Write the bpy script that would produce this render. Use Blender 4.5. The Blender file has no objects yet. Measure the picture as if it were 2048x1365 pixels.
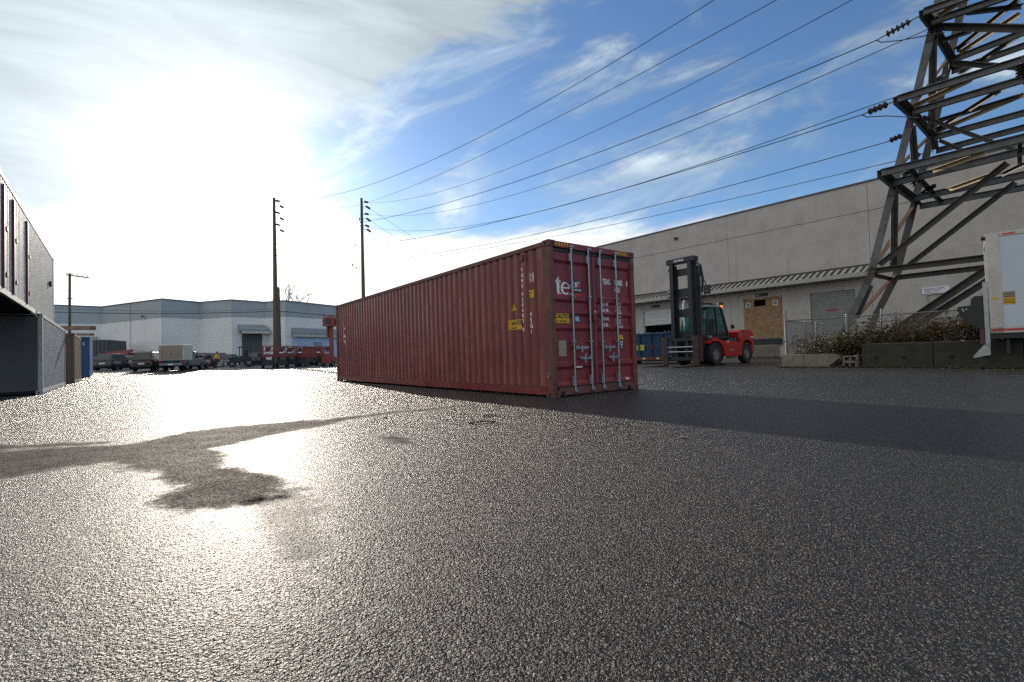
import bpy, math, random
from mathutils import Vector, Matrix
R = math.radians
C = bpy.context.scene.collection
V = Vector
Z = V((0, 0, 1))

# ------------------------------------------------------------------ camera
CAM_H, FPX, PITCH, ROLL = 0.8222, 954.02, 0.0270646, -0.0311147
_F = V((0, math.cos(PITCH), math.sin(PITCH))); _U0 = V((0, -math.sin(PITCH), math.cos(PITCH))); _R0 = V((1, 0, 0))
_R = math.cos(ROLL) * _R0 + math.sin(ROLL) * _U0
_U = -math.sin(ROLL) * _R0 + math.cos(ROLL) * _U0
cam_data = bpy.data.cameras.new('camera'); cam = bpy.data.objects.new('camera', cam_data); C.objects.link(cam)
m = Matrix((_R, _U, -_F)).transposed().to_4x4(); m.translation = (0, 0, CAM_H); cam.matrix_world = m
cam_data.sensor_width = 36.0; cam_data.sensor_fit = 'HORIZONTAL'; cam_data.lens = FPX / 2048 * 36
cam_data.clip_start = 0.05; cam_data.clip_end = 3000
bpy.context.scene.camera = cam

# ------------------------------------------------------------------ sun, sky, exposure
SUN_AZ, SUN_EL = R(-30.3), R(16.3)
SUN = V((math.sin(SUN_AZ) * math.cos(SUN_EL), math.cos(SUN_AZ) * math.cos(SUN_EL), math.sin(SUN_EL)))
sl = bpy.data.lights.new('sun', 'SUN'); sl.energy = 4.3; sl.angle = R(0.6); sl.color = (1.0, 0.90, 0.77)
so = bpy.data.objects.new('sun', sl); C.objects.link(so); so.rotation_euler = SUN.to_track_quat('Z', 'Y').to_euler(); so.location = (0, 0, 60)
bpy.context.scene.cycles.use_denoising = False      # the smoothing would wipe out the grain of the asphalt
cy = bpy.context.scene.cycles; cy.use_adaptive_sampling = False; cy.caustics_reflective = False; cy.caustics_refractive = False; cy.sample_clamp_indirect = 2.0; cy.blur_glossy = 1.0; cy.max_bounces = 6; cy.diffuse_bounces = 3; cy.glossy_bounces = 3; cy.volume_bounces = 0
vs = bpy.context.scene.view_settings
vs.view_transform = 'Standard'; vs.look = 'None'; vs.exposure = 0.0; vs.gamma = 1.0; vs.use_curve_mapping = False


class NB:
    """little wrapper that writes node maths"""
    def __init__(s, nt): s.nt = nt
    def new(s, t, **k):
        n = s.nt.nodes.new(t)
        for a, b in k.items(): setattr(n, a, b)
        return n
    def put(s, sock, v):
        if isinstance(v, bpy.types.NodeSocket): s.nt.links.new(v, sock)
        elif v is not None: sock.default_value = v
    def m(s, op, a, b=None, c=None, clamp=False):
        n = s.new('ShaderNodeMath', operation=op); n.use_clamp = clamp
        for i, x in enumerate((a, b, c)):
            if x is not None: s.put(n.inputs[i], x)
        return n.outputs[0]
    def vm(s, op, a, b=None, out=0):
        n = s.new('ShaderNodeVectorMath', operation=op)
        s.put(n.inputs[0], a)
        if b is not None: s.put(n.inputs[1], b)
        return n.outputs['Value'] if op in ('DOT_PRODUCT', 'LENGTH', 'DISTANCE') else n.outputs[0]
    def noise(s, vec, scale, detail=4, rough=.55, dist=0.0, col=False):
        n = s.new('ShaderNodeTexNoise'); s.put(n.inputs['Vector'], vec)
        n.inputs['Scale'].default_value = scale; n.inputs['Detail'].default_value = detail
        n.inputs['Roughness'].default_value = rough; n.inputs['Distortion'].default_value = dist
        return n.outputs['Color' if col else 'Fac']
    def ss(s, x, a, b):
        n = s.new('ShaderNodeMapRange', interpolation_type='SMOOTHSTEP')
        s.put(n.inputs['Value'], x); s.put(n.inputs['From Min'], a); s.put(n.inputs['From Max'], b)
        return n.outputs[0]
    def mix(s, f, a, b, blend='MIX'):
        n = s.new('ShaderNodeMix', data_type='RGBA', blend_type=blend)
        s.put(n.inputs[0], f); s.put(n.inputs[6], a); s.put(n.inputs[7], b)
        return n.outputs[2]
    def xyz(s, x, y, z):
        n = s.new('ShaderNodeCombineXYZ'); s.put(n.inputs[0], x); s.put(n.inputs[1], y); s.put(n.inputs[2], z); return n.outputs[0]
    def sep(s, v):
        n = s.new('ShaderNodeSeparateXYZ'); s.put(n.inputs[0], v); return n.outputs


def rgb(*c): return (c[0], c[1], c[2], 1.0)


world = bpy.data.worlds.new('World'); bpy.context.scene.world = world; world.use_nodes = True
nt = world.node_tree; nt.nodes.clear(); n = NB(nt)
sky = n.new('ShaderNodeTexSky', sky_type='NISHITA'); sky.sun_disc = False
sky.sun_elevation = SUN_EL; sky.sun_rotation = SUN_AZ; sky.air_density = 1.0; sky.dust_density = 0.25; sky.ozone_density = 2.6
d = n.new('ShaderNodeTexCoord').outputs['Generated']
dx, dy, dz = n.sep(d)
yy = n.m('MAXIMUM', dy, 0.15)
X = n.m('DIVIDE', dx, yy); ZZ = n.m('DIVIDE', dz, yy)
P = n.xyz(X, ZZ, 0.0)
warp = n.noise(P, 2.2, 5, .6, col=True)
wx, wy, wz = n.sep(warp)
wx = n.m('SUBTRACT', wx, .5); wy = n.m('SUBTRACT', wy, .5)
# streaky wisps: noise stretched along a shallow rising direction
sa = R(20)
sx = n.m('ADD', n.m('MULTIPLY', X, math.cos(sa)), n.m('MULTIPLY', ZZ, math.sin(sa)))
sz = n.m('SUBTRACT', n.m('MULTIPLY', ZZ, math.cos(sa)), n.m('MULTIPLY', X, math.sin(sa)))
wisp = n.noise(n.xyz(n.m('MULTIPLY', sx, 1.6), n.m('MULTIPLY', sz, 5.0), 3.3), 1.5, 7, .62, .5)
puff = n.noise(n.xyz(X, n.m('MULTIPLY', ZZ, 1.8), 7.7), 3.2, 8, .62, .4)
sa2 = R(-14)
s2x = n.m('ADD', n.m('MULTIPLY', X, math.cos(sa2)), n.m('MULTIPLY', ZZ, math.sin(sa2)))
s2z = n.m('SUBTRACT', n.m('MULTIPLY', ZZ, math.cos(sa2)), n.m('MULTIPLY', X, math.sin(sa2)))
streak = n.noise(n.xyz(n.m('MULTIPLY', s2x, 1.2), n.m('MULTIPLY', s2z, 6.0), 1.1), 2.2, 7, .6, .6)
# the high cloud bank towards the sun
edge = n.m('ADD', .405, n.m('MULTIPLY', n.m('ADD', X, .50), .56))
d1 = n.m('SUBTRACT', ZZ, edge)
d1 = n.m('ADD', d1, n.m('MULTIPLY', n.m('SUBTRACT', puff, .5), .50))
d1 = n.m('ADD', d1, n.m('MULTIPLY', n.m('SUBTRACT', streak, .5), .16))
bank = n.ss(d1, -.05, .10)
left = n.ss(n.m('ADD', X, n.m('MULTIPLY', wx, .25)), -.38, -.52)
bank = n.m('MAXIMUM', bank, left)
# low bright cloud band above the roofs
f = n.m('ADD', n.m('ADD', .272, n.m('MULTIPLY', n.m('SUBTRACT', wisp, .5), .10)), n.m('MULTIPLY', n.m('SUBTRACT', puff, .5), .10))
f = n.m('ADD', f, n.m('MULTIPLY', n.ss(X, -.15, -.48), .07))
f = n.m('ADD', f, n.m('MULTIPLY', n.ss(X, .35, .9), .03))
low = n.m('MULTIPLY', n.ss(n.m('SUBTRACT', f, ZZ), -.02, .045), n.m('SUBTRACT', 1.0, n.m('MULTIPLY', n.ss(X, .35, 1.1), .35)))
# thin veils in the blue
veil = n.m('MULTIPLY', n.ss(wisp, .46, .72), .66)
veil = n.m('MULTIPLY', veil, n.m('SUBTRACT', 1.0, n.m('MULTIPLY', n.ss(X, .45, 1.0), .5)))
wband = n.ss(n.m('ABSOLUTE', n.m('SUBTRACT', ZZ, n.m('ADD', .335, n.m('MULTIPLY', X, .22)))), .10, .0)
veil = n.m('MAXIMUM', veil, n.m('MULTIPLY', wband, n.m('MULTIPLY', n.ss(n.m('ADD', n.m('MULTIPLY', wisp, .6), n.m('MULTIPLY', puff, .4)), .38, .60), .92)))
mask = n.m('MAXIMUM', n.m('MAXIMUM', bank, low), veil)
back = n.ss(dy, .15, -.25)      # bright fill cloud added over the unseen sky behind the camera
mask = n.m('MULTIPLY', mask, n.m('SUBTRACT', 1.0, n.m('MULTIPLY', back, .25)))
# cloud brightness: lit by the sun from behind, so it grows towards it
cs = n.m('MAXIMUM', n.vm('DOT_PRODUCT', d, tuple(SUN)), 0.0)
g1 = n.m('POWER', cs, 9.0); g2 = n.m('POWER', cs, 60.0); g3 = n.m('POWER', cs, 500.0)
tex = n.m('ADD', .38, n.m('MULTIPLY', streak, 1.45))
low2 = n.m('MULTIPLY', low, n.m('SUBTRACT', 1.0, n.m('MULTIPLY', n.ss(X, .2, .9), .35)))
cb = n.m('ADD', n.m('MULTIPLY', tex, 3.3), n.m('MULTIPLY', g1, 5.2))
cb = n.m('ADD', cb, n.m('MULTIPLY', low2, 4.2))
cb = n.m('ADD', cb, n.m('MULTIPLY', n.m('SUBTRACT', 1.0, bank), n.m('MULTIPLY', veil, 4.5)))
cb = n.m('ADD', cb, n.m('MULTIPLY', g2, 5.5))
cb = n.m('ADD', cb, n.m('MULTIPLY', g3, 16.0))
cb = n.m('ADD', cb, n.m('MULTIPLY', back, 4.6))
ccol = n.mix(n.m('MAXIMUM', n.m('MULTIPLY', n.m('ADD', g2, n.m('MULTIPLY', low2, .55)), 1.4, clamp=True), back), rgb(.80, .92, 1.0), rgb(1.0, .985, .95))
ccol = n.vm('MULTIPLY', ccol, n.xyz(cb, cb, cb))
scol = n.vm('MULTIPLY', sky.outputs[0], (.93, 1.11, 1.28))
haz = n.vm('MULTIPLY', n.mix(0.0, rgb(1, .98, .95), rgb(1, 1, 1)), n.xyz(*[n.m('ADD', n.m('MULTIPLY', g1, .5), n.m('MULTIPLY', g2, 4.0))] * 3))
scol = n.vm('ADD', scol, haz)
final = n.mix(mask, scol, ccol)
bg = n.new('ShaderNodeBackground'); n.put(bg.inputs[0], final); bg.inputs[1].default_value = 0.12
nt.links.new(bg.outputs[0], n.new('ShaderNodeOutputWorld').inputs[0])


# ------------------------------------------------------------------ survey helpers (photo pixel of 2048 x 1365 plus a real distance)
def ray(px, py): return _F + (px - 1024) / FPX * _R - (py - 682.5) / FPX * _U
def at(px, py, Y):
    r_ = ray(px, py); return V((0, 0, CAM_H)) + r_ * (Y / r_.y)
def on_plane(px, py, a, b):
    nx, ny = b[1] - a[1], a[0] - b[0]
    r_ = ray(px, py); t = (a[0] * nx + a[1] * ny) / (r_.x * nx + r_.y * ny)
    return V((0, 0, CAM_H)) + r_ * t
def px_of(p):
    q = p - V((0, 0, CAM_H)); w = q.dot(_F); return 1024 + FPX * q.dot(_R) / w, 682.5 - FPX * q.dot(_U) / w
def sm(x, a, b):
    t = min(1, max(0, (x - a) / (b - a))); return t * t * (3 - 2 * t)
def gz(x, y):
    """height of the yard: rises gently to the far left, dips a little in front of the docks"""
    return 0.46 * sm(-x, 18, 46) * sm(y, 26, 48) + 0.12 * sm(y, 45, 70) - 0.07 * sm(y, 15, 22) * sm(x, 3, 8) * (1 - sm(x, 14, 20))


# ------------------------------------------------------------------ mesh builder
class MB:
    def __init__(s): s.v = []; s.f = []; s.m = []; s.mi = 0; s.sp = []
    def add(s, vs_, fs):
        o = len(s.v); s.sp.append((o, len(s.f))); s.v += [tuple(p) for p in vs_]
        for f_ in fs: s.f.append(tuple(i + o for i in f_)); s.m.append(s.mi)
        return s
    def box(s, x0, x1, y0, y1, z0, z1):
        x0, x1 = min(x0, x1), max(x0, x1); y0, y1 = min(y0, y1), max(y0, y1); z0, z1 = min(z0, z1), max(z0, z1)
        return s.add([(x0, y0, z0), (x1, y0, z0), (x1, y1, z0), (x0, y1, z0), (x0, y0, z1), (x1, y0, z1), (x1, y1, z1), (x0, y1, z1)],
                     [(0, 3, 2, 1), (4, 5, 6, 7), (0, 1, 5, 4), (1, 2, 6, 5), (2, 3, 7, 6), (3, 0, 4, 7)])
    def hexa(s, b4, t4):
        return s.add(list(b4) + list(t4), [(0, 3, 2, 1), (4, 5, 6, 7), (0, 1, 5, 4), (1, 2, 6, 5), (2, 3, 7, 6), (3, 0, 4, 7)])
    def bar(s, p, q, w, h=None, up=Z):
        p, q = V(p), V(q); h = h or w; d_ = (q - p).normalized(); up = V(up)
        if abs(d_.dot(up)) > .97: up = V((1, 0, 0)) if abs(d_.x) < .9 else V((0, 1, 0))
        a = d_.cross(up).normalized() * w / 2; b = a.normalized().cross(d_).normalized() * h / 2
        return s.hexa([p - a - b, p + a - b, p + a + b, p - a + b], [q - a - b, q + a - b, q + a + b, q - a + b])
    def angle(s, p, q, w, t, up=Z):
        """L-section"""
        p, q = V(p), V(q); d_ = (q - p).normalized(); up = V(up)
        if abs(d_.dot(up)) > .97: up = V((1, 0, 0))
        a = d_.cross(up).normalized(); b = a.cross(d_).normalized()
        s.bar(p + b * (w / 2), q + b * (w / 2), w, t, b)
        s.bar(p - a * (w / 2) + b * (t / 2 - .002), q - a * (w / 2) + b * (t / 2 - .002), t, w, b)
        return s
    def tube(s, p, q, r, n_=8, r2=None, cap=True):
        p, q = V(p), V(q); r2 = r if r2 is None else r2; d_ = (q - p).normalized()
        u = d_.orthogonal().normalized(); w = d_.cross(u)
        vs_ = []
        for c, rr in ((p, r), (q, r2)):
            for i in range(n_):
                a = 2 * math.pi * i / n_; vs_.append(c + (u * math.cos(a) + w * math.sin(a)) * rr)
        fs = [(i, (i + 1) % n_, n_ + (i + 1) % n_, n_ + i) for i in range(n_)]
        if cap: fs += [tuple(range(n_ - 1, -1, -1)), tuple(range(n_, 2 * n_))]
        return s.add(vs_, fs)
    def pipe(s, pts, r, n_=6):
        for a, b in zip(pts[:-1], pts[1:]): s.tube(a, b, r, n_)
        return s
    def lathe(s, prof, c=(0, 0, 0), axis='y', n_=24):
        """prof: list of (radius, along); closed ring profile order"""
        vs_ = []
        for i in range(n_):
            a = 2 * math.pi * i / n_; ca, sa_ = math.cos(a), math.sin(a)
            for r, h in prof:
                if axis == 'y': vs_.append((c[0] + r * ca, c[1] + h, c[2] + r * sa_))
                elif axis == 'z': vs_.append((c[0] + r * ca, c[1] + r * sa_, c[2] + h))
                else: vs_.append((c[0] + h, c[1] + r * ca, c[2] + r * sa_))
        k = len(prof); fs = []
        for i in range(n_):
            for j in range(k - 1):
                fs.append((i * k + j, i * k + j + 1, ((i + 1) % n_) * k + j + 1, ((i + 1) % n_) * k + j))
        return s.add(vs_, fs)
    def prism(s, pts, axis, a0, a1):
        """extrude a 2D outline along an axis: 'y' uses (x,z), 'x' uses (y,z), 'z' uses (x,y)"""
        def mk(p, a): return {'y': (p[0], a, p[1]), 'x': (a, p[0], p[1]), 'z': (p[0], p[1], a)}[axis]
        k = len(pts)
        return s.add([mk(p, a0) for p in pts] + [mk(p, a1) for p in pts],
                     [tuple(range(k - 1, -1, -1)), tuple(range(k, 2 * k))] + [(i, (i + 1) % k, k + (i + 1) % k, k + i) for i in range(k)])
    def quad(s, a, b, c, d_): return s.add([a, b, c, d_], [(0, 1, 2, 3)])
    def slab(s, a, b, c, d_, t):
        """thin solid quad, thickness t along its normal"""
        a, b, c, d_ = V(a), V(b), V(c), V(d_); nn = (b - a).cross(d_ - a).normalized() * t
        return s.hexa([a, b, c, d_], [a + nn, b + nn, c + nn, d_ + nn])
    def grid(s, rows):
        h, w = len(rows), len(rows[0])
        return s.add([p for r_ in rows for p in r_], [(i * w + j, i * w + j + 1, (i + 1) * w + j + 1, (i + 1) * w + j) for i in range(h - 1) for j in range(w - 1)])
    def pieces(s):
        n_ = len(s.sp); bx = []
        for i in range(n_):
            a, b = s.sp[i][0], (s.sp[i + 1][0] if i + 1 < n_ else len(s.v)); pts = s.v[a:b]
            bx.append(([min(p[k] for p in pts) for k in range(3)], [max(p[k] for p in pts) for k in range(3)]))
        par = list(range(n_))
        def fd(i):
            while par[i] != i: i = par[i]
            return i
        big = [max(h_ - l_ for l_, h_ in zip(*b)) for b in bx]
        for i in range(n_):
            for j in range(i + 1, n_):
                g = math.sqrt(sum(max(0, bx[i][0][k] - bx[j][1][k], bx[j][0][k] - bx[i][1][k]) ** 2 for k in range(3)))
                if g <= max(.019, .49 * max(big[i], big[j])): par[fd(i)] = fd(j)
        gr = {}
        for i in range(n_): gr.setdefault(fd(i), []).append(i)
        return list(gr.values())
    def build(s, name, mats, parent=None, bevel=0, smooth=False, seg=2):
        last = name.split('_')[-1]
        if parent and 1 < len(s.sp) < 90 and last not in ('lettering', 'emblem', 'stripes', 'mark', 'mesh', 'lines', 'foliage', 'scribble', 'panes', 'twigs'):
            gr = s.pieces()
            if len(gr) > 1:
                out = []
                for g in gr:
                    b = MB()
                    for i in g:
                        v0, f0 = s.sp[i]; v1, f1 = s.sp[i + 1] if i + 1 < len(s.sp) else (len(s.v), len(s.f))
                        b.sp.append((len(b.v), len(b.f))); o_ = len(b.v) - v0
                        b.v += s.v[v0:v1]; b.f += [tuple(k + o_ for k in f_) for f_ in s.f[f0:f1]]; b.m += s.m[f0:f1]
                    out.append((len(b.v), b._build(name, mats, parent, bevel, smooth, seg)))
                return max(out, key=lambda p: p[0])[1]
        return s._build(name, mats, parent, bevel, smooth, seg)
    def _build(s, name, mats, parent=None, bevel=0, smooth=False, seg=2):
        me = bpy.data.meshes.new(name); me.from_pydata(s.v, [], s.f)
        mats = mats if isinstance(mats, (list, tuple)) else [mats]
        for x in mats: me.materials.append(x)
        if len(mats) > 1: me.polygons.foreach_set('material_index', s.m)
        me.update()
        o = bpy.data.objects.new(name, me); C.objects.link(o)
        if parent: o.parent = parent
        if bevel:
            b = o.modifiers.new('bevel', 'BEVEL'); b.width = bevel; b.segments = seg; b.limit_method = 'ANGLE'; b.angle_limit = R(40)
        if smooth:
            for p in me.polygons: p.use_smooth = True
            if smooth != 'all':
                try:
                    me.set_sharp_from_angle(angle=R(38))
                except Exception: pass
        return o


def recalc(o):
    import bmesh
    bm = bmesh.new(); bm.from_mesh(o.data); bmesh.ops.recalc_face_normals(bm, faces=bm.faces); bm.to_mesh(o.data); bm.free(); return o

def tag(o, label, cat, group=None):
    o['label'] = label; o['category'] = cat
    if group: o['group'] = group
    return o
def thing(name, label, cat, loc=(0, 0, 0), rz=0.0, group=None):
    o = bpy.data.objects.new(name, None); C.objects.link(o); o.location = loc; o.rotation_euler = (0, 0, rz)
    o.empty_display_size = .3
    return tag(o, label, cat, group)
def structure(o, kind='structure'):
    o['kind'] = kind; return o
def dup(root, loc, rz, label):
    def cp(o, par):
        c = o.copy(); C.objects.link(c)
        if par: c.parent = par
        for ch in o.children: cp(ch, c)
        return c
    r_ = cp(root, None); r_.location = loc; r_.rotation_euler = (0, 0, rz); r_['label'] = label
    return r_
def face_az(az): return R(90) - az      # rotation so that local +x points to compass angle az (0 = +Y, clockwise)


# ------------------------------------------------------------------ materials
def PM(name, col, rough=.6, metal=0.0, var=.18, scale=3.0, bump=0.0, bscale=40.0, dirt=None, streak=None, spec=.5, stretch=(1, 1, 1), emit=None):
    """dirt=(colour, amount, scale): blotches. streak=(colour, amount, scale): runs down in z"""
    mt = bpy.data.materials.new(name); mt.use_nodes = True; nt_ = mt.node_tree; q = NB(nt_)
    bs = nt_.nodes['Principled BSDF']
    co = q.new('ShaderNodeTexCoord').outputs['Object']
    if stretch != (1, 1, 1): co = q.vm('MULTIPLY', co, stretch)
    nz = q.noise(co, scale, 5, .6)
    lo = rgb(*[c * (1 - var) for c in col]); hi = rgb(*[min(1, c * (1 + var)) for c in col])
    c = q.mix(q.ss(nz, .3, .7), lo, hi)
    ro = q.m('ADD', rough - .08, q.m('MULTIPLY', nz, .16))
    if dirt:
        dm = q.m('MULTIPLY', q.ss(q.noise(co, dirt[2], 8, .68, .3), .52, .68), dirt[1]); c = q.mix(dm, c, rgb(*dirt[0]))
        ro = q.m('ADD', ro, q.m('MULTIPLY', dm, .2))
    if streak:
        sv = q.vm('MULTIPLY', co, (streak[2], streak[2], streak[2] * .06))
        smk = q.m('MULTIPLY', q.ss(q.noise(sv, 1.0, 6, .65), .55, .72), streak[1]); c = q.mix(smk, c, rgb(*streak[0]))
        ro = q.m('ADD', ro, q.m('MULTIPLY', smk, .15))
    q.put(bs.inputs['Base Color'], c); q.put(bs.inputs['Roughness'], ro); bs.inputs['Metallic'].default_value = metal
    bs.inputs['Specular IOR Level'].default_value = spec
    if bump:
        b = q.new('ShaderNodeBump'); b.inputs['Strength'].default_value = min(1, bump * 2.5); b.inputs['Distance'].default_value = .0025
        q.put(b.inputs['Height'], q.noise(co, bscale, 6, .65)); q.put(bs.inputs['Normal'], b.outputs[0])
    if emit:
        bs.inputs['Emission Color'].default_value = rgb(*emit[0]); bs.inputs['Emission Strength'].default_value = emit[1]
    return mt

def glass_mat(name, tint, refl=.18):
    mt = bpy.data.materials.new(name); mt.use_nodes = True; nt_ = mt.node_tree; nt_.nodes.clear(); q = NB(nt_)
    t = q.new('ShaderNodeBsdfTransparent'); t.inputs[0].default_value = rgb(*tint)
    g = q.new('ShaderNodeBsdfGlossy'); g.inputs['Roughness'].default_value = .06
    fr = q.new('ShaderNodeLayerWeight'); fr.inputs[0].default_value = .5
    mx = q.new('ShaderNodeMixShader'); q.put(mx.inputs[0], q.m('ADD', q.m('MULTIPLY', q.m('POWER', fr.outputs['Facing'], 4.0), .6), refl * .3))
    nt_.links.new(t.outputs[0], mx.inputs[1]); nt_.links.new(g.outputs[0], mx.inputs[2])
    nt_.links.new(mx.outputs[0], q.new('ShaderNodeOutputMaterial').inputs[0]); return mt

def leaf_mat(name, cols, rough=.5):
    mt = bpy.data.materials.new(name); mt.use_nodes = True; nt_ = mt.node_tree; q = NB(nt_); bs = nt_.nodes['Principled BSDF']
    rp = q.new('ShaderNodeNewGeometry').outputs['Random Per Island']
    cr = q.new('ShaderNodeValToRGB'); q.put(cr.inputs[0], rp); el = cr.color_ramp.elements
    cr.color_ramp.interpolation = 'CONSTANT'
    el[0].position = 0; el[0].color = rgb(*cols[0]); el[1].position = 1 / len(cols); el[1].color = rgb(*cols[1])
    for i, c in enumerate(cols[2:], 2): e = el.new(i / len(cols)); e.color = rgb(*c)
    q.put(bs.inputs['Base Color'], cr.outputs[0]); bs.inputs['Roughness'].default_value = rough
    tr = q.new('ShaderNodeBsdfTranslucent'); q.put(tr.inputs[0], cr.outputs[0])
    mx = q.new('ShaderNodeMixShader'); mx.inputs[0].default_value = .35
    out = nt_.nodes['Material Output']
    nt_.links.new(bs.outputs[0], mx.inputs[1]); nt_.links.new(tr.outputs[0], mx.inputs[2]); nt_.links.new(mx.outputs[0], out.inputs[0]); return mt

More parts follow.
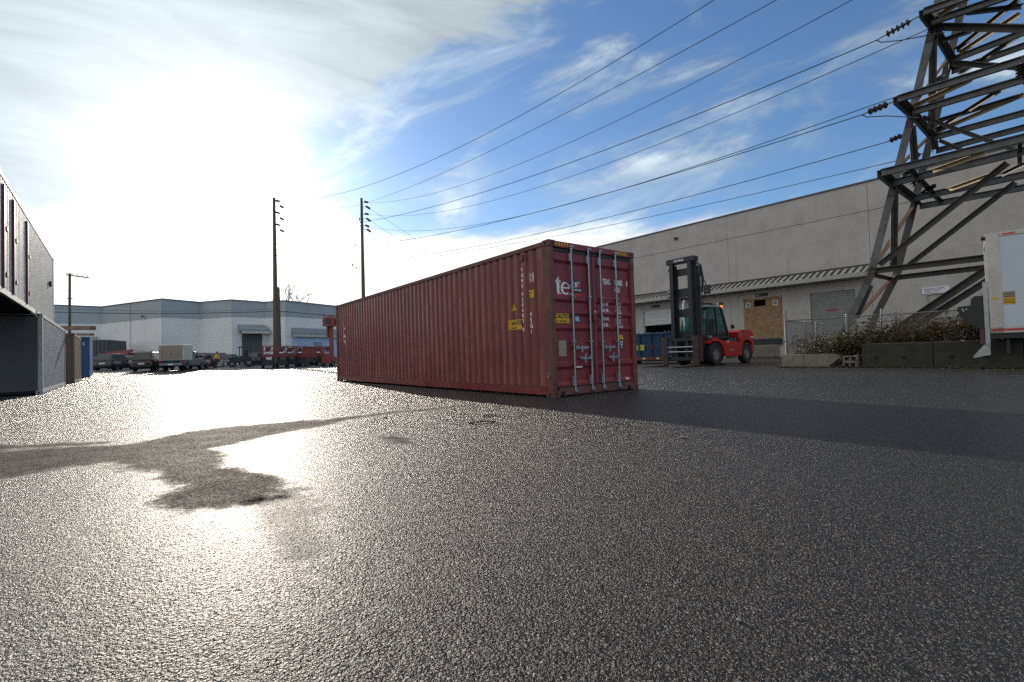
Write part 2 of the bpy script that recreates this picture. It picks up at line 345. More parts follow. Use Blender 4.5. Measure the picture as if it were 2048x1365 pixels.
RUST = (.16, .065, .03)
M = dict(
    maroon=PM('maroon_paint', (.185, .030, .032), .30, 0, .22, 2.2, .05, 60, (RUST, .35, 7), ((.24, .15, .12), .38, 9)),
    maroon_door=PM('maroon_door_paint', (.195, .027, .036), .45, 0, .15, 1.7, .05, 50, (RUST, .22, 8), ((.10, .03, .03), .35, 8)),
    maroon_frame=PM('worn_frame_paint', (.135, .050, .040), .6, 0, .25, 5, .12, 60, ((.13, .085, .06), .75, 9), (RUST, .5, 14)),
    steel=PM('galvanised_steel', (.31, .32, .33), .38, .75, .15, 8, 0, 40, ((.22, .18, .15), .35, 12)),
    rubber=PM('black_rubber', (.018, .018, .020), .6, 0, .2, 6),
    tyre=PM('tyre_rubber', (.020, .020, .021), .78, 0, .25, 5, .2, 50, ((.09, .08, .07), .4, 5)),
    dark=PM('dark_steel', (.020, .022, .026), .5, .0, .25, 4, .05, 50, ((.09, .06, .045), .3, 6)),
    black=PM('black_plastic', (.012, .012, .013), .5),
    white=PM('white_paint', (.78, .78, .76), .5, 0, .06, 3),
    white_mark=PM('white_stencil_paint', (.80, .79, .77), .6, 0, .05, 20, 0, 40, ((.38, .22, .20), .18, 22)),
    yellow=PM('yellow_label', (.62, .36, .015), .55, 0, .12, 9, 0, 40, ((.35, .17, .03), .5, 16)),
    ink=PM('black_ink', (.02, .018, .015), .6),
    teal=PM('teal_label', (.0, .19, .26), .5),
    navy=PM('navy_sticker', (.016, .022, .045), .45),
    red=PM('red_print', (.45, .03, .03), .5),
    skyblue=PM('light_blue_print', (.2, .45, .65), .5),
    tan=PM('faded_plate', (.30, .24, .18), .6, 0, .2, 25),
    rust=PM('rusty_steel', (.13, .06, .035), .8, 0, .35, 6, .15, 60),
    tilt=PM('tilt_up_concrete', (.45, .425, .395), .85, 0, .08, .8, .06, 25, ((.36, .335, .305), .5, .9), ((.30, .28, .255), .45, 1.6)),
    seam=PM('panel_joint', (.10, .10, .10), .9),
    fascia=PM('canopy_fascia_paint', (.40, .39, .36), .7, 0, .1, 3, 0, 40, ((.22, .2, .18), .4, 5)),
    awning=PM('canopy_metal_roof', (.50, .48, .44), .55, .1, .2, 2.5, 0, 40, ((.13, .12, .11), .75, 3.0)),
    awning_rib=PM('canopy_standing_seam', (.06, .056, .052), .6, .1, .2, 5),
    roll=PM('grey_roller_door', (.29, .285, .27), .6, 0, .1, 2.5),
    roll_white=PM('white_roller_door', (.56, .57, .58), .55, 0, .08, 2.5),
    void=PM('dark_interior', (.010, .010, .011), .9),
    conc=PM('barrier_concrete', (.19, .175, .135), .9, 0, .2, 3, .3, 22, ((.12, .115, .06), .6, 3.5)),
    conc_moss_shade=PM('shaded_mossy_concrete', (.042, .040, .035), .92, 0, .3, 3, .3, 20, ((.035, .04, .012), .75, 2.5), ((.02, .02, .018), .5, 6)),  # mossy, with a base darkened to paint in shade along the barriers
    cmu=PM('cinder_block', (.21, .19, .17), .92, 0, .15, 8, .4, 60),
    soil=PM('soil', (.055, .042, .030), .95, 0, .4, 4, .6, 12, ((.05, .055, .02), .6, 5)),
    galv=PM('fence_galvanised', (.22, .22, .22), .45, .6, .2, 6, 0, 40, ((.19, .11, .08), .6, 9)),
    wire=PM('conductor_wire', (.06, .062, .066), .6, .3),
    pole=PM('pole_timber', (.115, .095, .078), .85, 0, .25, 2, .3, 12, None, None, .3, (6, 6, .4)),
    insul=PM('insulator_glaze', (.035, .030, .032), .3, 0, .2, 4),
    lattice=PM('weathered_lattice_steel', (.075, .072, .07), .62, .25, .2, 3, .06, 40, ((.13, .065, .04), .5, 3.5), ((.08, .06, .05), .4, 5)),
    lattice_pale=PM('zinc_grey_beam_steel', (.115, .118, .122), .55, .25, .25, 3, .06, 40, ((.10, .06, .04), .5, 3.5), ((.07, .06, .055), .5, 5)),
    lattice_rust=PM('rust_primer_steel', (.105, .048, .030), .7, .1, .25, 3, .06, 40, ((.09, .05, .035), .5, 4)),
    lattice_sunlit=PM('sunlit_brace_steel', (.42, .33, .20), .6, .1, .15, 3),  # sun glint on a few tower braces, put into a pale tan
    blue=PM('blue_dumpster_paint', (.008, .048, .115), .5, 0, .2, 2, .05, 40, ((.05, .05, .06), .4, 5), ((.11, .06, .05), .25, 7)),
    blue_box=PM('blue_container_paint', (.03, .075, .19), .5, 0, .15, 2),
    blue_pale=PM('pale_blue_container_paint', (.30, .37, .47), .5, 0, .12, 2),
    grey_shaded_end=PM('shaded_grey_container_paint', (.065, .065, .068), .6, 0, .12, 2, .04, 40, ((.07, .065, .06), .5, 3)),  # shade on the container end is put into this dark grey
    grey_lit_side=PM('sunlit_grey_container_paint', (.36, .37, .37), .62, 0, .14, 2, 0, 40, ((.10, .08, .07), .6, 3), ((.15, .10, .08), .6, 6)),  # same container, its sunlit side painted in a lighter grey
    brown_box=PM('brown_container_paint', (.115, .075, .06), .6, 0, .15, 2),
    sage=PM('sage_container_paint', (.70, .66, .58), .62, 0, .12, 1.5, 0, 40, ((.26, .21, .17), .45, 3), ((.20, .11, .10), .45, 7)),
    plum=PM('plum_post_paint', (.12, .035, .06), .6, 0, .2, 3),
    timber=PM('timber_plank', (.20, .13, .085), .8, 0, .25, 4, .2, 20),
    osb=None, asphalt=None,
    red_paint=PM('red_machine_paint', (.42, .012, .014), .34, 0, .10, 2, 0, 40, ((.20, .03, .02), .35, 4)),
    orange_paint=PM('orange_red_lift_paint', (.20, .032, .030), .5, 0, .15, 2),
    slate=PM('slate_mast_paint', (.020, .025, .034), .42, .1, .2, 3, .05, 40, ((.11, .075, .05), .3, 5)),
    fork=PM('worn_fork_steel', (.075, .05, .042), .6, .35, .3, 5, .08, 40, ((.07, .05, .04), .5, 6)),
    chrome=PM('polished_rod', (.62, .62, .64), .18, 1.0, .05),
    rim=PM('grey_rim_paint', (.24, .23, .22), .5, .2, .2, 5),
    cab=PM('cab_frame_paint', (.028, .030, .032), .45),
    cabroof=PM('cab_roof_grey', (.17, .175, .17), .5),
    seat=PM('seat_vinyl', (.025, .025, .027), .6),
    glass=glass_mat('tinted_cab_glass', (.20, .52, .52)),
    carglass=PM('car_glass', (.02, .026, .028), .08, 0, .1, 3, spec=.8),
    beacon=PM('orange_beacon_lens', (.75, .16, .02), .25, emit=((1, .28, .02), 1.5)),
    tail=PM('red_lamp_lens', (.50, .02, .02), .25),
    truckwhite=PM('white_truck_panel', (.50, .55, .60), .38, 0, .05, 1.5),
    alu=PM('aluminium_extrusion', (.42, .39, .36), .42, .55, .12, 3),
    reflector=PM('red_reflective_tape', (.45, .02, .03), .4),
    farblue=PM('far_upper_wall_paint', (.37, .41, .43), .8, 0, .05, .25),  # lightened to paint in haze over the far wall
    fargrey=PM('far_lower_wall_paint', (.76, .76, .75), .8, 0, .05, .25),  # raised in tone too, in place of haze
    farcanopy=PM('far_canopy_metal', (.24, .27, .29), .6, 0, .08, .5),
    farcream=PM('far_canopy_fascia', (.50, .47, .42), .7),
    farpaleblue=PM('pale_blue_wall_paint', (.42, .50, .66), .75, 0, .08, .5),
    fardoor=PM('dark_door_opening', (.085, .095, .10), .8),  # dark lifted in the colour to stand in for haze
    bark=PM('bare_tree_bark', (.16, .13, .11), .9),
    skin=PM('skin', (.42, .27, .20), .55), vest=PM('hi_vis_vest', (.75, .30, .03), .6), vestband=PM('hi_vis_band', (.62, .62, .12), .5),
    trouser=PM('dark_trousers', (.05, .045, .05), .8), shirt=PM('orange_sleeve', (.50, .17, .05), .7),
    cone=PM('cone_orange', (.62, .13, .03), .55, 0, .1, 4), coneband=PM('cone_reflective_band', (.7, .68, .66), .4),
    pink=PM('faded_cone_pink', (.55, .26, .24), .6, 0, .1, 4),
    signwhite=PM('sign_face_white', (.66, .72, .80), .5, 0, .03),
    hiyel=PM('lime_label', (.50, .52, .03), .5),
    stick=PM('dead_twig', (.10, .065, .045), .9), pebble=PM('pebble', (.25, .21, .18), .85, 0, .3, 40),
)

def asphalt_mat():
    mt = bpy.data.materials.new('asphalt'); mt.use_nodes = True; nt_ = mt.node_tree; q = NB(nt_); bs = nt_.nodes['Principled BSDF']
    co = q.new('ShaderNodeTexCoord').outputs['Object']
    x, y, z_ = q.sep(co)
    p2 = q.xyz(x, y, 0.0)
    wv = q.noise(p2, 45, 3, .6, col=True)
    pw = q.vm('ADD', p2, q.vm('MULTIPLY', q.vm('SUBTRACT', wv, (.5, .5, .5)), (.012, .012, 0)))
    vo = q.new('ShaderNodeTexVoronoi', feature='F1'); q.put(vo.inputs['Vector'], pw); vo.inputs['Scale'].default_value = 92
    vo2 = q.new('ShaderNodeTexVoronoi', feature='F1'); q.put(vo2.inputs['Vector'], pw); vo2.inputs['Scale'].default_value = 210
    big = q.noise(p2, .35, 5, .6); med = q.noise(p2, 3.0, 5, .6); fine = q.noise(p2, 420, 3, .6)
    lump = q.noise(p2, 38, 4, .6)
    h = q.m('MULTIPLY', q.ss(vo.outputs['Distance'], .75, .1), .55)
    h = q.m('ADD', h, q.m('MULTIPLY', q.ss(vo2.outputs['Distance'], .8, .1), .28))
    h = q.m('ADD', h, q.m('MULTIPLY', lump, .55))
    h = q.m('ADD', h, q.m('MULTIPLY', fine, .12))
    # damp / oily run of darker surface, as a chain of soft segments
    px_ = q.m('ADD', x, q.m('MULTIPLY', q.m('SUBTRACT', q.noise(p2, 1.7, 8, .7), .5), .85))
    py_ = q.m('ADD', y, q.m('MULTIPLY', q.m('SUBTRACT', q.noise(q.vm('ADD', p2, (9, 4, 0)), 1.7, 8, .7), .5), .85))
    def seg(a, b, r0, r1, sx_=px_, sy_=py_):
        ax, ay = a; bx, by = b; ux, uy = bx - ax, by - ay; L2 = ux * ux + uy * uy
        rx = q.m('SUBTRACT', sx_, ax); ry = q.m('SUBTRACT', sy_, ay)
        t = q.m('DIVIDE', q.m('ADD', q.m('MULTIPLY', rx, ux), q.m('MULTIPLY', ry, uy)), L2, clamp=True)
        ex = q.m('SUBTRACT', rx, q.m('MULTIPLY', t, ux)); ey = q.m('SUBTRACT', ry, q.m('MULTIPLY', t, uy))
        dd = q.m('SQRT', q.m('ADD', q.m('MULTIPLY', ex, ex), q.m('MULTIPLY', ey, ey)))
        return q.m('SUBTRACT', dd, q.m('ADD', r0, q.m('MULTIPLY', t, r1 - r0)))
    runs = [((-7.5, 3.6), (-4.4, 4.22), .85, .74), ((-4.4, 4.22), (-3.45, 4.85), .62, .50), ((-3.45, 4.85), (-3.35, 5.6), .60, .66), ((-3.3, 5.7), (-2.75, 6.15), .62, .42),
            ((-2.75, 6.15), (-1.7, 7.3), .22, .06), ((-1.7, 7.3), (-.6, 7.9), .05, .02), ((-3.4, 4.5), (-2.5, 3.75), .40, .28), ((-2.5, 3.75), (-1.80, 3.0), .26, .32), ((-6.4, 5.0), (-4.5, 5.15), .20, .10), ((-1.35, 4.95), (-1.0, 4.55), .10, .03)]
    dist = None
    for r_ in runs:
        s_ = seg(*r_); dist = s_ if dist is None else q.m('MINIMUM', dist, s_)
    stain = q.ss(dist, .15, -.10)
    stain = q.m('MULTIPLY', stain, q.m('ADD', .50, q.m('ADD', q.m('MULTIPLY', med, .35), q.m('MULTIPLY', q.sep(vo.outputs['Color'])[2], .30))), clamp=True)
    # the smoother, less polished strip on the right of the crack
    s2 = seg((-1.42, 2.85), (-.92, 2.06), .17, .12, x, y); s2 = q.m('MINIMUM', s2, seg((-1.40, 3.0), (-1.2, 2.6), .10, .16))
    patch = q.m('MULTIPLY', q.ss(s2, .08, -.10), .9)
    cx = q.m('ADD', x, q.m('MULTIPLY', q.m('SUBTRACT', q.noise(p2, 9, 4, .7), .5), .16))
    cy = q.m('ADD', y, q.m('MULTIPLY', q.m('SUBTRACT', q.noise(q.vm('ADD', p2, (3, 8, 0)), 9, 4, .7), .5), .16))
    pts = [(-3.02, 4.19), (-2.68, 3.92), (-2.4, 3.59), (-2.14, 3.33), (-1.75, 2.99), (-1.63, 2.78), (-1.57, 2.61), (-1.4, 2.37), (-1.2, 2.12), (-.99, 1.95)]
    cd = None
    for a, b in zip(pts[:-1], pts[1:]):
        s_ = seg(a, b, 0, 0, cx, cy); cd = s_ if cd is None else q.m('MINIMUM', cd, s_)
    crack = q.m('MULTIPLY', q.ss(cd, .015, .005), q.ss(y, 1.9, 2.6))
    stone = q.mix(q.ss(q.sep(vo.outputs['Color'])[0], .80, .9), rgb(.044, .040, .038), rgb(.115, .084, .062))
    stone = q.mix(q.ss(q.sep(vo.outputs['Color'])[1], .84, .9), stone, rgb(.15, .14, .135))
    binder = rgb(.017, .017, .019)
    c = q.mix(q.ss(vo.outputs['Distance'], .62, .28), binder, stone)
    c = q.mix(q.m('MULTIPLY', q.ss(big, .35, .7), .35), c, rgb(.046, .043, .041))
    c = q.mix(q.m('MULTIPLY', stain, .8), c, rgb(.030, .023, .017))
    c = q.mix(q.m('MULTIPLY', crack, .7), c, rgb(.010, .009, .008))
    ro = q.m('ADD', .34, q.m('MULTIPLY', q.m('SUBTRACT', big, .5), .20))
    ro = q.m('ADD', ro, q.m('ADD', q.m('MULTIPLY', stain, .50), q.m('MULTIPLY', patch, .20)))
    sp = q.m('SUBTRACT', .285, q.m('ADD', q.m('MULTIPLY', stain, .265), q.m('MULTIPLY', patch, .16)))
    q.put(bs.inputs['Base Color'], c); q.put(bs.inputs['Roughness'], ro); q.put(bs.inputs['Specular IOR Level'], sp)
    b = q.new('ShaderNodeBump'); b.inputs['Strength'].default_value = 1.0; b.inputs['Distance'].default_value = .012
    q.put(b.inputs['Height'], h)
    # crushed stone: every chip turns its own way
    tilt = b.outputs[0]
    for sc_, am in ((165, .50), (85, .32), (34, .13)):
        v_ = q.new('ShaderNodeTexVoronoi', feature='F1'); q.put(v_.inputs['Vector'], pw); v_.inputs['Scale'].default_value = sc_
        tilt = q.vm('ADD', tilt, q.vm('MULTIPLY', q.vm('SUBTRACT', v_.outputs['Color'], (.5, .5, .5)), (am, am, 0)))
    q.put(bs.inputs['Normal'], q.vm('NORMALIZE', tilt))
    return mt

def osb_mat():
    mt = bpy.data.materials.new('osb_board'); mt.use_nodes = True; nt_ = mt.node_tree; q = NB(nt_); bs = nt_.nodes['Principled BSDF']
    co = q.new('ShaderNodeTexCoord').outputs['Object']
    v = q.new('ShaderNodeTexVoronoi', feature='F1'); q.put(v.inputs['Vector'], q.vm('MULTIPLY', co, (1, 1, 2.2))); v.inputs['Scale'].default_value = 9
    r0, g0, b0 = q.sep(v.outputs['Color'])
    c = q.mix(r0, rgb(.20, .115, .055), rgb(.40, .26, .14))
    c = q.mix(q.m('MULTIPLY', q.ss(q.noise(q.vm('MULTIPLY', co, (1, 1, .35)), 1.6, 4), .5, .72), .55), c, rgb(.14, .10, .07))
    q.put(bs.inputs['Base Color'], c); bs.inputs['Roughness'].default_value = .8; return mt
def worn_lit_side():
    """ox-red side wall: worn outer ribs with their bright bands painted in paler, rust runs below the rail"""
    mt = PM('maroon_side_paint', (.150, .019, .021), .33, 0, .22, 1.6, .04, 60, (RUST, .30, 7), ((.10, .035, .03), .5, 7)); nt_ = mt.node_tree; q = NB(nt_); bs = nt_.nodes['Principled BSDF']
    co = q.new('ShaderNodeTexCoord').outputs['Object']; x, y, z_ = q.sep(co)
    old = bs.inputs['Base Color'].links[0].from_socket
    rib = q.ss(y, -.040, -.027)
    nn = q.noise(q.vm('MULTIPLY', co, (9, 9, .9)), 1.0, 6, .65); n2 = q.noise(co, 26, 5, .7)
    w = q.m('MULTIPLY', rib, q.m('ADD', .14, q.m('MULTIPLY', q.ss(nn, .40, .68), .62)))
    c = q.mix(w, old, rgb(.33, .135, .115))  # paler tone on the outer flats paints in their lit bands, besides wear
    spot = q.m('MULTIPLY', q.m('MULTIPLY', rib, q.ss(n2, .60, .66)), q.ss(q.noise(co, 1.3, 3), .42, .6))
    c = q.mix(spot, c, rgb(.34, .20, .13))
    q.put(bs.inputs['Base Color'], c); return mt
M['asphalt'] = asphalt_mat(); M['osb'] = osb_mat(); M['maroon_side'] = worn_lit_side()

# ------------------------------------------------------------------ lettering
def text_mesh(body, size, sx=1.0, align='LEFT', space=1.0, shear=0.0):
    cu = bpy.data.curves.new('lettering', 'FONT'); cu.body = body; cu.size = size; cu.align_x = align; cu.space_character = space; cu.shear = shear
    cu.extrude = 0.0; cu.resolution_u = 3; cu.offset = size * .03
    o = bpy.data.objects.new('lettering', cu); C.objects.link(o)
    bpy.context.view_layer.update()
    me = bpy.data.meshes.new_from_object(o.evaluated_get(bpy.context.evaluated_depsgraph_get()))
    vs_ = [(v.co.x * sx, v.co.y) for v in me.vertices]; fs = [tuple(p.vertices) for p in me.polygons]
    bpy.data.objects.remove(o); bpy.data.curves.remove(cu); bpy.data.meshes.remove(me)
    return vs_, fs
def letter(mb, body, size, org, xd, yd, sx=1.0, align='LEFT', space=1.0, off=None, shear=0.0):
    """add lettering to a builder: origin, reading direction, up direction; off(p) may move a point"""
    vs_, fs = text_mesh(body, size, sx, align, space, shear); org, xd, yd = V(org), V(xd), V(yd)
    pts = [org + xd * a + yd * b for a, b in vs_]
    if off: pts = [off(p) for p in pts]
    mb.add(pts, fs); return mb

# ------------------------------------------------------------------ ground
def build_ground():
    xs = sorted(set([-900, -500, -300, -200, -140, -100, -80] + list(range(-70, 41, 3)) + [60, 100, 160, 300, 600, 900]))
    ys = sorted(set([-200, -80, -40, -20, -10, -5] + list(range(-2, 80, 3)) + [85, 95, 110, 140, 200, 320, 600, 1200]))
    mb = MB(); mb.grid([[(x, y, gz(x, y)) for x in xs] for y in ys])
    o = mb.build('asphalt_yard', M['asphalt'], smooth='all'); structure(o)
build_ground()

# ------------------------------------------------------------------ shipping containers
PITCH_C, DEPTH_C = .236, .036
def wave(x, x0=.2, depth=DEPTH_C):
    """corrugation: 0 on the outer flat, -depth on the inner flat"""
    t = ((x - x0) / PITCH_C) % 1.0
    a, b = .30, .50
    if t < a: return 0.0
    if t < b: return -depth * (t - a) / (b - a)
    if t < .80: return -depth
    return -depth * (1 - (t - .80) / .20)
def wave_xs(x0, x1, start=.2):
    xs = [x0]; k = 0
    while True:
        b = start + k * PITCH_C
        for t in (0, .30, .50, .80):
            x = b + t * PITCH_C
            if x0 < x < x1: xs.append(x)
        k += 1
        if b > x1: break
    return xs + [x1]
def DENT(x, z):
    return -.011 * max(0, math.sin(x * 1.9 + 1.3 * math.sin(z * 1.1))) ** 3 * max(0, math.sin(z * 1.25 + x * .31)) ** 2 - .004 * math.sin(x * .9 + z)
def corr_side(x0, x1, z0, z1, y, sgn, start=.2, jitter=0, rng=None, depth=DEPTH_C):
    """corrugated wall in the x-z plane; outer face at y, sgn=+1 looks to +y"""
    xs = wave_xs(x0, x1, start); nzs = 2 if not jitter else 13
    rows = []
    for i in range(nzs):
        z = z0 + (z1 - z0) * i / (nzs - 1)
        rows.append([(x, y + sgn * (wave(x, start, depth) + (rng.uniform(-jitter, jitter) + DENT(x, z) if jitter and 0 < i < nzs - 1 else 0)), z) for x in xs])
    return MB().grid(rows)
def castings(root, L, W, H, mat, hole):
    for x in (0, L):
        for y in (0, -W):
            for z in (0, H):
                dxx = .178 if x == 0 else -.178; dyy = -.162 if y == 0 else .162; dzz = .118 if z == 0 else -.118
                o = MB().box(x - (.006 if x == 0 else -.006), x + dxx, y + (.006 if y == 0 else -.006), y + dyy, z, z + dzz).build('corner_casting', mat, root, .006)
                hb = MB(); zc = z + dzz * .5
                ov = lambda rx, rz, c: [(c[0] + rx * math.cos(t), c[1] + rz * math.sin(t)) for t in [2 * math.pi * k / 12 for k in range(12)]]
                xo = x - .0085 if x == 0 else x + .0085; xi = x - .003 if x == 0 else x + .003
                hb.prism(ov(.022, .038, (y + dyy * .55, zc)), 'x', min(xo, xi), max(xo, xi))
                yo = y + .0085 if y == 0 else y - .0085; yi = y + .003 if y == 0 else y - .003
                hb.prism(ov(.025, .038, (x + dxx * .5, zc)), 'y', min(yo, yi), max(yo, yi))
                recalc(hb.build('aperture', hole, o))

def hero_container():
    L, W, H = 12.192, 2.438, 2.896
    rng = random.Random(4)
    root = thing('shipping_container', 'dark red high cube shipping container with grey lock rods standing alone on the asphalt', 'shipping container', (.71714, 8.63329, 0), 2.2283208)
    mr, mf, md = M['maroon'], M['maroon_frame'], M['maroon_door']
    castings(root, L, W, H, mf, M['void'])
    for x in (.0, L - .165):
        for y in (0, -W):
            ys = (y - .115, y - .002) if y == 0 else (y + .002, y + .115)
            MB().box(x + .002, x + .163, ys[0], ys[1], .118, H - .118).build('corner_post', mf, root, .012)
    ST = .30
    for y, sgn, nm in ((-.022, 1, 'side_panel'), (-W + .022, -1, 'side_panel')):
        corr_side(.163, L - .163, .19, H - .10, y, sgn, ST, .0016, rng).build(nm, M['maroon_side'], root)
    for y0, y1 in ((-.07, -.004), (-W + .004, -W + .07)):
        b = MB().box(.178, L - .178, y0, y1, .045, .195)
        for k in range(26):   # small weld lumps and the drip edge
            pass
        b.build('bottom_rail', mr, root, .006)
        MB().box(.178, L - .178, y0 - .001, y1 + .006 if y1 > -1 else y1 + .001, .197, .205).build('rail_edge', mf, root)
        MB().box(.178, L - .178, y0 + .004, y1 - .002, H - .10, H - .012).build('top_rail', mf, root, .008)
    # roof, floor, closed far end
    rx = wave_xs(.2, L - .2, .2)
    MB().grid([[(x, -.06, H - .04 + wave(x, .2, .02)) for x in rx], [(x, -W + .06, H - .04 + wave(x, .2, .02)) for x in rx]]).build('roof_panel', mr, root)
    MB().box(.1, L - .1, -W + .07, -.07, .14, .165).build('floor', M['dark'], root)
    fl = MB()
    for k in range(38): fl.box(.35 + k * .308, .39 + k * .308, -W + .071, -.071, .045, .139)
    fl.build('cross_members', M['dark'], root)
    MB().box(L - .06, L - .03, -W + .115, -.115, .15, H - .1).build('end_panel', mr, root)
    MB().box(L - .1, L - .001, -W + .165, -.165, H - .12, H - .01).build('end_rail', mf, root)
    MB().box(L - .1, L - .001, -W + .165, -.165, .02, .16).build('end_rail', mf, root)
    # door end frame
    hd = MB().box(.0, .11, -W + .163, -.163, H - .125, H - .008).build('header_beam', md, root, .006)
    hz = MB()
    for y0, n_ in ((-.185, 5), (-1.86, 5)):
        for k in range(n_):
            y = y0 - k * .072
            hz.slab((-.0025, y, H - .095), (-.0025, y - .034, H - .095), (-.0025, y - .014, H - .03), (-.0025, y + .020, H - .03), .002)
    recalc(hz.build('hazard_stripes', M['yellow'], hd))
    sill = MB().box(.0, .12, -W + .163, -.163, .03, .165).build('sill_beam', mf, root, .006)
    for y in (-.19, -2.08): MB().box(-.002, .05, y - .11, y, .03, .105).build('sill_notch', M['void'], sill)
    # doors
    prof = [(.20, 0), (.23, 0), (.285, .034), (.50, .034), (.555, 0), (.565, 0), (.62, 0), (.66, .034), (1.215, .034), (1.275, 0), (1.33, 0), (1.365, .034), (1.50, .034), (1.555, 0), (1.60, 0), (1.64, .034), (1.755, .034), (1.81, 0), (1.875, 0), (1.915, .034), (2.485, .034), (2.545, 0), (2.69, 0)]
    MB().box(.004, .03, -2.430, -2.386, .17, 2.76).build('door_gasket', M['rubber'], root)
    def make_door(ya, yb, left):
        X0 = .028
        b = MB(); zb, zt = .195, 2.70
        fr = .085
        # outer frame of the leaf
        b.box(X0, X0 + .06, ya - fr, ya, zb, zt); b.box(X0, X0 + .06, yb, yb + fr, zb, zt)
        b.box(X0 + .001, X0 + .059, yb + fr, ya - fr, zb, zb + .02); b.box(X0 + .001, X0 + .059, yb + fr, ya - fr, zt - .02, zt)
        y1, y2 = ya - fr, yb + fr
        b.grid([[(X0 + .003 + dpt, y, z) for z, dpt in prof] for y in (y1, y1 - .03, y2 + .03, y2)])
        d_ = b.build('door', md, root)
        g = MB().box(X0 - .012, X0 + .03, yb - .006, ya + .006, zt, zt + .055).box(X0 - .008, X0 + .03, yb - .003, ya + .003, zb - .028, zb)
        if left: g.box(X0 - .006, X0 + .03, yb - .022, yb - .001, zb, zt)
        g.build('door_gasket', M['rubber'], d_)
        return d_, X0
    DL, X0 = make_door(-.055, -1.140, True)
    DR, _ = make_door(-1.162, -2.383, False)
    for k, (yy_, dr) in enumerate(((-.558, DL), (-1.023, DL), (-1.354, DR), (-1.826, DR))):
        xr = X0 - .040
        t = MB().tube((xr, yy_, .10), (xr, yy_, 2.80), .0185, 12)
        t.tube((xr, yy_, .085), (xr, yy_, .155), .028, 10).tube((xr, yy_, 2.745), (xr, yy_, 2.81), .028, 10)
        rod = t.build('lock_rod', M['steel'], dr, smooth=True)
        cm = MB()
        for z0, z1 in ((.19, .37), (2.53, 2.68)): cm.box(xr - .012, X0, yy_ + .014, yy_ + .062, z0, z1)
        cm.box(-.05, .0, yy_ - .045, yy_ + .045, .075, .125).box(-.05, .0, yy_ - .045, yy_ + .045, 2.79, 2.835)
        for z in (1.88, 1.015): cm.box(xr - .024, X0, yy_ - .045, yy_ + .045, z - .018, z + .018)
        cm.build('rod_bracket', M['steel'], dr, .004)
        h = MB(); z, s_ = ((.905, -1) if k in (0, 2) else (.705, 1))
        ln = .355 if k in (0, 1) else .34
        y_a, y_b = yy_ + s_ * .02, yy_ + s_ * ln
        h.box(xr - .03, xr + .01, min(y_a, y_a + s_ * .07), max(y_a, y_a + s_ * .07), z - .035, z + .035)
        h.bar((xr - .034, y_a, z), (xr - .034, y_a + s_ * .17, z - .012), .012, .03)
        h.bar((xr - .036, y_a + s_ * .165, z - .012), (xr - .034, y_b, z + .006), .014, .042)
        ym = yy_ + s_ * .19
        h.box(X0 - .06, X0, ym - .03, ym + .03, z - .05, z + .035); h.tube((X0 - .062, ym, z + .02), (X0 - .062, ym - s_ * .03, z + .085), .011, 8); h.tube((X0 - .062, ym, z - .09), (X0 - .062, ym, z - .03), .014, 8)
        h.build('door_handle', M['steel'], dr)
    for y, dr, s_ in ((-.055, DL, 1), (-2.383, DR, -1)):
        for z in (.30, 1.05, 1.84, 2.60):
            MB().box(-.006, .03, min(y, y + s_ * .05) - (.07 if s_ > 0 else 0), max(y, y + s_ * .05) + (0 if s_ > 0 else .07), z - .055, z + .055).build('hinge', M['maroon_frame'], dr, .006)
    MB().box(-.03, X0, -1.205, -1.105, 1.415, 1.525).build('door_keeper', md, DR, .005)
    MB().tube((X0 - .012, -1.20, 1.60), (X0, -1.20, 1.60), .018, 10).build('seal_button', M['white'], DR)
    # markings on the doors (read along -y, up z)
    xd, yd = (0, -1, 0), (0, 0, 1); xf = X0 - .0015; xi = X0 + .0355     # frame plane / recessed plane
    def wr(body, size, y, z, sx, mat, par, deep=True, **k):
        xx = (X0 + .034) if deep else X0 + .0005
        mb = MB(); letter(mb, body, size, (xx, -y, z), xd, yd, sx, **k); return mb.build('lettering', mat, par)
    wm = M['white_mark']
    wr('TGHU', .155, 1.495, 2.175, .52, wm, DR, space=1.08); wr('958083', .155, 1.862, 2.175, .50, wm, DR, space=1.08); wr('8', .155, 2.235, 2.175, .52, wm, DR); wr('45G1', .145, 1.862, 2.03, .50, wm, DR, space=1.1)
    for body, z in (('MAX. WT.', 1.665), ('TARE WT.', 1.545), ('PAYLOAD', 1.405), ('CU. CAP.', 1.295)):
        pass
    rows_l = (('MAX WT.', 1.73, False), ('TARE WT.', 1.605, True), ('PAYLOAD', 1.445, True), ('CU CAP.', 1.315, True))
    def prof_x(z):
        for (z0, d0), (z1, d1) in zip(prof[:-1], prof[1:]):
            if z0 <= z <= z1: return X0 + .003 + d0 + (d1 - d0) * (z - z0) / (z1 - z0) - .004
        return X0
    ofs = lambda p: V((prof_x(p.z), p.y, p.z))
    mk = MB()
    for body, z, _d in rows_l: letter(mk, body, .098, (0, -1.405, z), xd, yd, .56, off=ofs); mk.build('lettering', wm, DR); mk = MB()
    for body, z in (('32,500 KGS', 1.765), ('71,650 LBS', 1.700), ('3,890 KGS', 1.635), ('8,587 LBS', 1.575), ('28,610 KGS', 1.500), ('63,063 LBS', 1.430), ('76.4 CU.M.', 1.365), ('2,698 CU.FT', 1.290)):
        letter(mk, body, .062, (0, -1.862, z), xd, yd, .56, off=ofs); mk.build('lettering', wm, DR); mk = MB()
    # serif 'te' of the leasing mark
    te = MB(); xx = X0 + .0335
